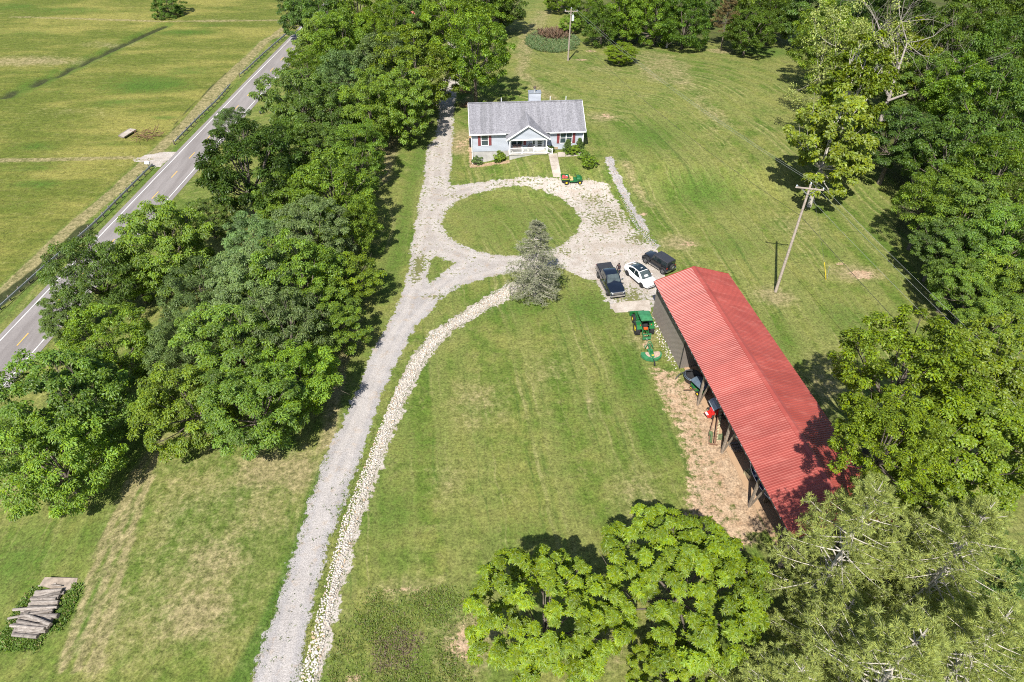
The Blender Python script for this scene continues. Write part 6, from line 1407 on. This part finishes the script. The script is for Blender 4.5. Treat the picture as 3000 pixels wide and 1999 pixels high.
q = at_barn(2186, 1395); t = thing('crate', 'small pale crate in the shade of the open barn', 'crate', q+An*.2, BRZ+.3); m = MB(); m.b2((-.25, -.35, 0), (.25, .35, .05))
for s in (-1, 1): m.b2((s*.25-.02, -.35, .05), (s*.25+.02, .35, .45)); m.b2((-.25, s*.35-.02, .05), (.25, s*.35+.02, .45))
m.build('box', M['cream'], t)

# ------------------------------------------------------------------ log pile and slab, bottom left
pls = thing('stone_slab', 'worn pale stone slab at the end of the log pile', 'slab', G(188, 1718)); 
m = MB(); pv = [G(u, v)-Vector(pls.location) for u, v in ((140, 1702), (228, 1694), (222, 1718), (190, 1736), (126, 1724))]
m.slab([(p.x, p.y, .10) for p in pv], .20); m.build('slab', M['slabstone'], pls)
LOGG = 'weathered logs in the pile'
rl_ = np.random.default_rng(77)
logs = []   # (end px, end px, radius, height)
for i in range(22):
    f = i/21+rl_.uniform(-.012, .012); a = (lerp((110, 1742), (38, 1862), f)); b_ = (lerp((192, 1735), (112, 1866), f)) if f < .55 else (lerp((172, 1806), (122, 1868), (f-.55)/.45))
    logs.append(((a[0]+rl_.uniform(-9, 9), a[1]+rl_.uniform(-3, 3)), (b_[0]+rl_.uniform(-8, 8), b_[1]+rl_.uniform(-3, 3)), rl_.uniform(.12, .20), rl_.uniform(.14, .34)))
logs += [((86, 1812), (160, 1842), .15, .62), ((48, 1796), (176, 1788), .11, .52), ((34, 1822), (165, 1798), .10, .55), ((120, 1760), (186, 1744), .12, .45), ((40, 1842), (140, 1852), .12, .5), ((60, 1828), (150, 1846), .13, .45), ((118, 1722), (170, 1716), .06, .30), ((130, 1718), (186, 1724), .05, .34)]
for i, (a, b_, r_, h) in enumerate(logs):
    A0, B0 = G(a[0], a[1]), G(b_[0], b_[1]); A0.z += h; B0.z += h+rl_.uniform(-.05, .05); d = B0-A0
    m = MB(); n_ = 4; pr_ = [A0-A0+d*k/n_+Vector((0, 0, rl_.uniform(-.02, .02))) for k in range(n_+1)]
    for k in range(n_): m.tube(pr_[k], pr_[k+1], r_*rl_.uniform(.9, 1.06), r_*rl_.uniform(.9, 1.06), 9)
    o = m.build('log', M['log'], None, True, .6); o.location = A0
    for e, sg in ((pr_[0], -1), (pr_[-1], 1)): MB().tube(e+d.normalized()*sg*.005, e+d.normalized()*sg*.02, r_*.93, r_*.9, 9).build('cut_end', M['logend'], o)
    ords = 'first second third fourth fifth sixth seventh eighth ninth tenth eleventh twelfth thirteenth fourteenth fifteenth sixteenth seventeenth eighteenth nineteenth twentieth twenty-first'.split()
    lab = f'weathered log in the bottom left pile, {ords[i]} from the stone slab end' if i < 21 else 'weathered log at the weedy near end of the bottom left pile'
    if 24 <= i < 28: lab = ['pale log on top of the pile, reaching out over its left side', 'short grey log on top of the pile next to the stone slab', 'upper of two logs on top of the near end of the pile', 'log on top of the pile just below the slanting one'][i-24]
    if i == 22: lab = 'grey log lying slantwise across the top of the pile'
    if i == 23: lab = 'long pale log lying on top across the middle of the pile'
    if i >= 28: lab = ['thin splintered pole on the stone slab, left one', 'thin splintered pole on the stone slab, right one'][i-28]
    tag(o, lab, 'log', LOGG)

# ------------------------------------------------------------------ grasses and weeds
def blades(name, pts, r, h, n, wd, col, lean=.5, base=None, tintf=None):
    m = len(pts); C = np.repeat(np.column_stack([pts, T(pts[:, 0], pts[:, 1])]), n, 0); k = len(C)
    C[:, :2] += r.normal(size=(k, 2))*.10; hh = r.uniform(*h, k); a = r.uniform(0, 6.283, k)
    d = np.column_stack([np.cos(a)*lean*r.random(k), np.sin(a)*lean*r.random(k), np.ones(k)]); d = unit(d); nn = np.array([-.1, -.35, .75])+r.normal(size=d.shape)*.6
    tint = np.clip(np.repeat(r.normal(.5, .17, m), n)+r.normal(0, .1, k), 0, 1)
    V, F_, t_, t2_ = leaves_mesh(name, C, nn, hh, wd, r, tint, .25, d, .0)
    o = link(name, np_mesh(name, V, F_, False, {'tint': t_, 'tint2': t2_}), None, M['blade']); o.color = (*col, 1); tag(o, kind='stuff'); return o
def in_poly(px, n, r):
    pg = g2(px); lo, hi = pg.min(0), pg.max(0); q = r.uniform(lo, hi, (n*3, 2)); q = q[poly_sd(q, pg)+r.normal(0, .35, len(q)) > 0]; return q[:n]
rg = np.random.default_rng(5)
W1 = [(960, 1990), (1000, 1800), (1090, 1740), (1210, 1730), (1330, 1720), (1420, 1740), (1410, 1840), (1300, 1830), (1330, 1900), (1400, 2060), (960, 2060)]
tw = in_poly(W1, 9000, rg)
cl = tw[(np.sin(tw[:, 0]*1.3+tw[:, 1]*.6)+np.sin(tw[:, 0]*.5-tw[:, 1]*1.1+1)+np.sin(tw[:, 0]*2.1+tw[:, 1]*2.6)*.7+rg.normal(0, .5, len(tw))) > .25]
blades('tall_grass', np.vstack([cl[:2200], tw[7000:8200]]), rg, (.12, .40), 5, .12, (.145, .215, .038), 1.8); blades('dry_weeds', np.vstack([in_poly([(1090, 1880), (1190, 1840), (1240, 1870), (1200, 1960), (1100, 1970)], 900, rg), cl[2600:2900]])[::2], rg, (.15, .45), 4, .07, (.26, .20, .15), 1.6)
blades('rough_grass', in_poly(D((845, 1160), (880, 1060), (780, 1090), (690, 1300), (560, 1568), (640, 1568), (690, 1400), (740, 1250)), 100, rg), rg, (.2, .4), 3, .1, (.085, .145, .022))
edge = []
for a in (dl_px, dr_px[::-1], [(956, 1333), (916, 1450), (875, 1588), (808, 1780), (735, 1999)], [(1060, 1333), (1005, 1480), (963, 1588), (920, 1750), (872, 1999)]):
    e = resample(g2(a), .12); edge.append(e+rg.normal(0, .18, e.shape))
blades('verge_grass', np.vstack(edge), rg, (.12, .30), 5, .13, (.090, .145, .022), 1.3)
lp = [in_poly([(228, 1712), (215, 1760), (190, 1830), (160, 1850), (150, 1835), (185, 1780), (200, 1740)], 420, rg), in_poly([(110, 1722), (80, 1760), (40, 1800), (15, 1860), (30, 1880), (55, 1830), (100, 1765), (125, 1735)], 420, rg), in_poly([(15, 1865), (60, 1860), (130, 1870), (110, 1900), (60, 1905), (20, 1890)], 500, rg)]
blades('log_pile_weeds', np.vstack(lp), rg, (.15, .42), 9, .24, (.095, .175, .025), 1.2)
pc = G(1618, 122)
a = rg.uniform(0, 6.283, 7000); rr_ = np.sqrt(rg.random(7000)); pp = np.column_stack([pc.x+rr_*np.cos(a)*5.8, pc.y+rr_*np.sin(a)*9])
c2 = G(1622, 105); keep = np.hypot((pp[:, 0]-c2.x)/2.6, (pp[:, 1]-c2.y)/3.4) > 1
o = blades('pond_reeds', pp[keep], rg, (.4, .9), 3, .09, (.115, .190, .070), 1.2)
pond = link('pond', np_mesh('pond', [(pc.x+5.4*math.cos(t_), pc.y+8.6*math.sin(t_), float(T(pc.x, pc.y))+.02) for t_ in np.linspace(0, 2*math.pi, 40, endpoint=False)], [list(range(40))]), None, plain('pond_mud', (.045, .050, .026), .5)); tag(pond, kind='structure')
bq = np.column_stack([c2.x+rg.normal(0, 1.5, 500), c2.y+rg.normal(0, 1.6, 500)])
blades('dead_reeds', bq, rg, (1.0, 2.2), 4, .05, (.20, .14, .09), .7)
# debris by the drive and field culvert slab
def brushpile(u, v, s_, n, label, mat='deadwood'):
    p = G(u, v); m = MB(); r = np.random.default_rng(int(u+v))
    for i in range(n):
        a = Vector((r.normal(0, .5*s_), r.normal(0, .5*s_), r.uniform(.05, .3*s_))); d = Vector((r.normal(), r.normal(), r.normal()*.45)).normalized()*s_*r.uniform(.5, 1.1); m.tube(a-d*.5+Vector((0, 0, .1)), a+d*.5+Vector((0, 0, .2)), .05*r.uniform(.5, 1.2), .03, 5)
    o = m.build('brush_pile', M[mat]); o.location = p; tag(o, label, 'brush pile')
brushpile(1364, 272, 1.4, 40, 'pile of dead brown branches behind the left end of the house', 'mulch'); brushpile(1362, 312, 1.2, 34, 'pile of brown debris beside the left end of the house', 'mulch'); brushpile(1262, 318, 1.2, 26, 'grey brushwood at the shaded drive edge', 'deadwood'); brushpile(432, 404, 2.4, 46, 'heap of rusty sticks beside the old slab in the hay field', 'rust')
o = MB().box((0, 0, .35), (.7, 1.9, .10), Matrix.Rotation(.5, 3, 'X')).build('leaning_board', M['deadwood']); p = G(1237, 352); o.location = p; o.rotation_euler = (0, 0, .5); tag(o, 'pale board leaning at the edge of the belt beside the drive', 'board')
t = thing('concrete_slab', 'old grey slab lying tilted in the hay field near the road', 'slab', G(378, 396)); pv = [G(u, v)-Vector(t.location) for u, v in ((353, 404), (366, 409), (402, 386), (384, 384))]
MB().slab([(q_.x, q_.y, .4) for q_ in pv], .18).build('slab', M['concrete'], t); MB().slab([(q_.x-.5, q_.y+.4, .15) for q_ in pv], .3).build('slab', M['boards'], t)
t = thing('roadside_box', 'small white box on a post behind the near guardrail', 'box', G(437, 493)); MB().box((0, 0, .45), (.1, .1, .9)).build('post', M['postwood'], t); MB().box((0, 0, 1.0), (.75, .45, .35)).build('box', M['trim'], t)
o = MB().tube((0, 0, .3), (.7, .25, .3), .42, .42, 14).build('culvert_pipe', M['matblack']); p = G(761, 334); o.location = p; tag(o, 'black culvert pipe mouth at the road edge below the trees', 'pipe')
p = G(1235, 88); t = thing('shed', 'small shed with weathered red roof half hidden among the far trees', 'shed', p, .4)
MB().b2((-3.5, -3, 0), (3.5, 3, 2.6)).build('walls', M['boards'], t); m = MB(); m.slab([(-3.9, -3.4, 2.5), (3.9, -3.4, 2.5), (3.9, 0, 4.2), (-3.9, 0, 4.2)], .06); m.slab([(-3.9, 3.4, 2.5), (3.9, 3.4, 2.5), (3.9, 0, 4.2), (-3.9, 0, 4.2)], .06); m.build('roof', M['redshed'], t)
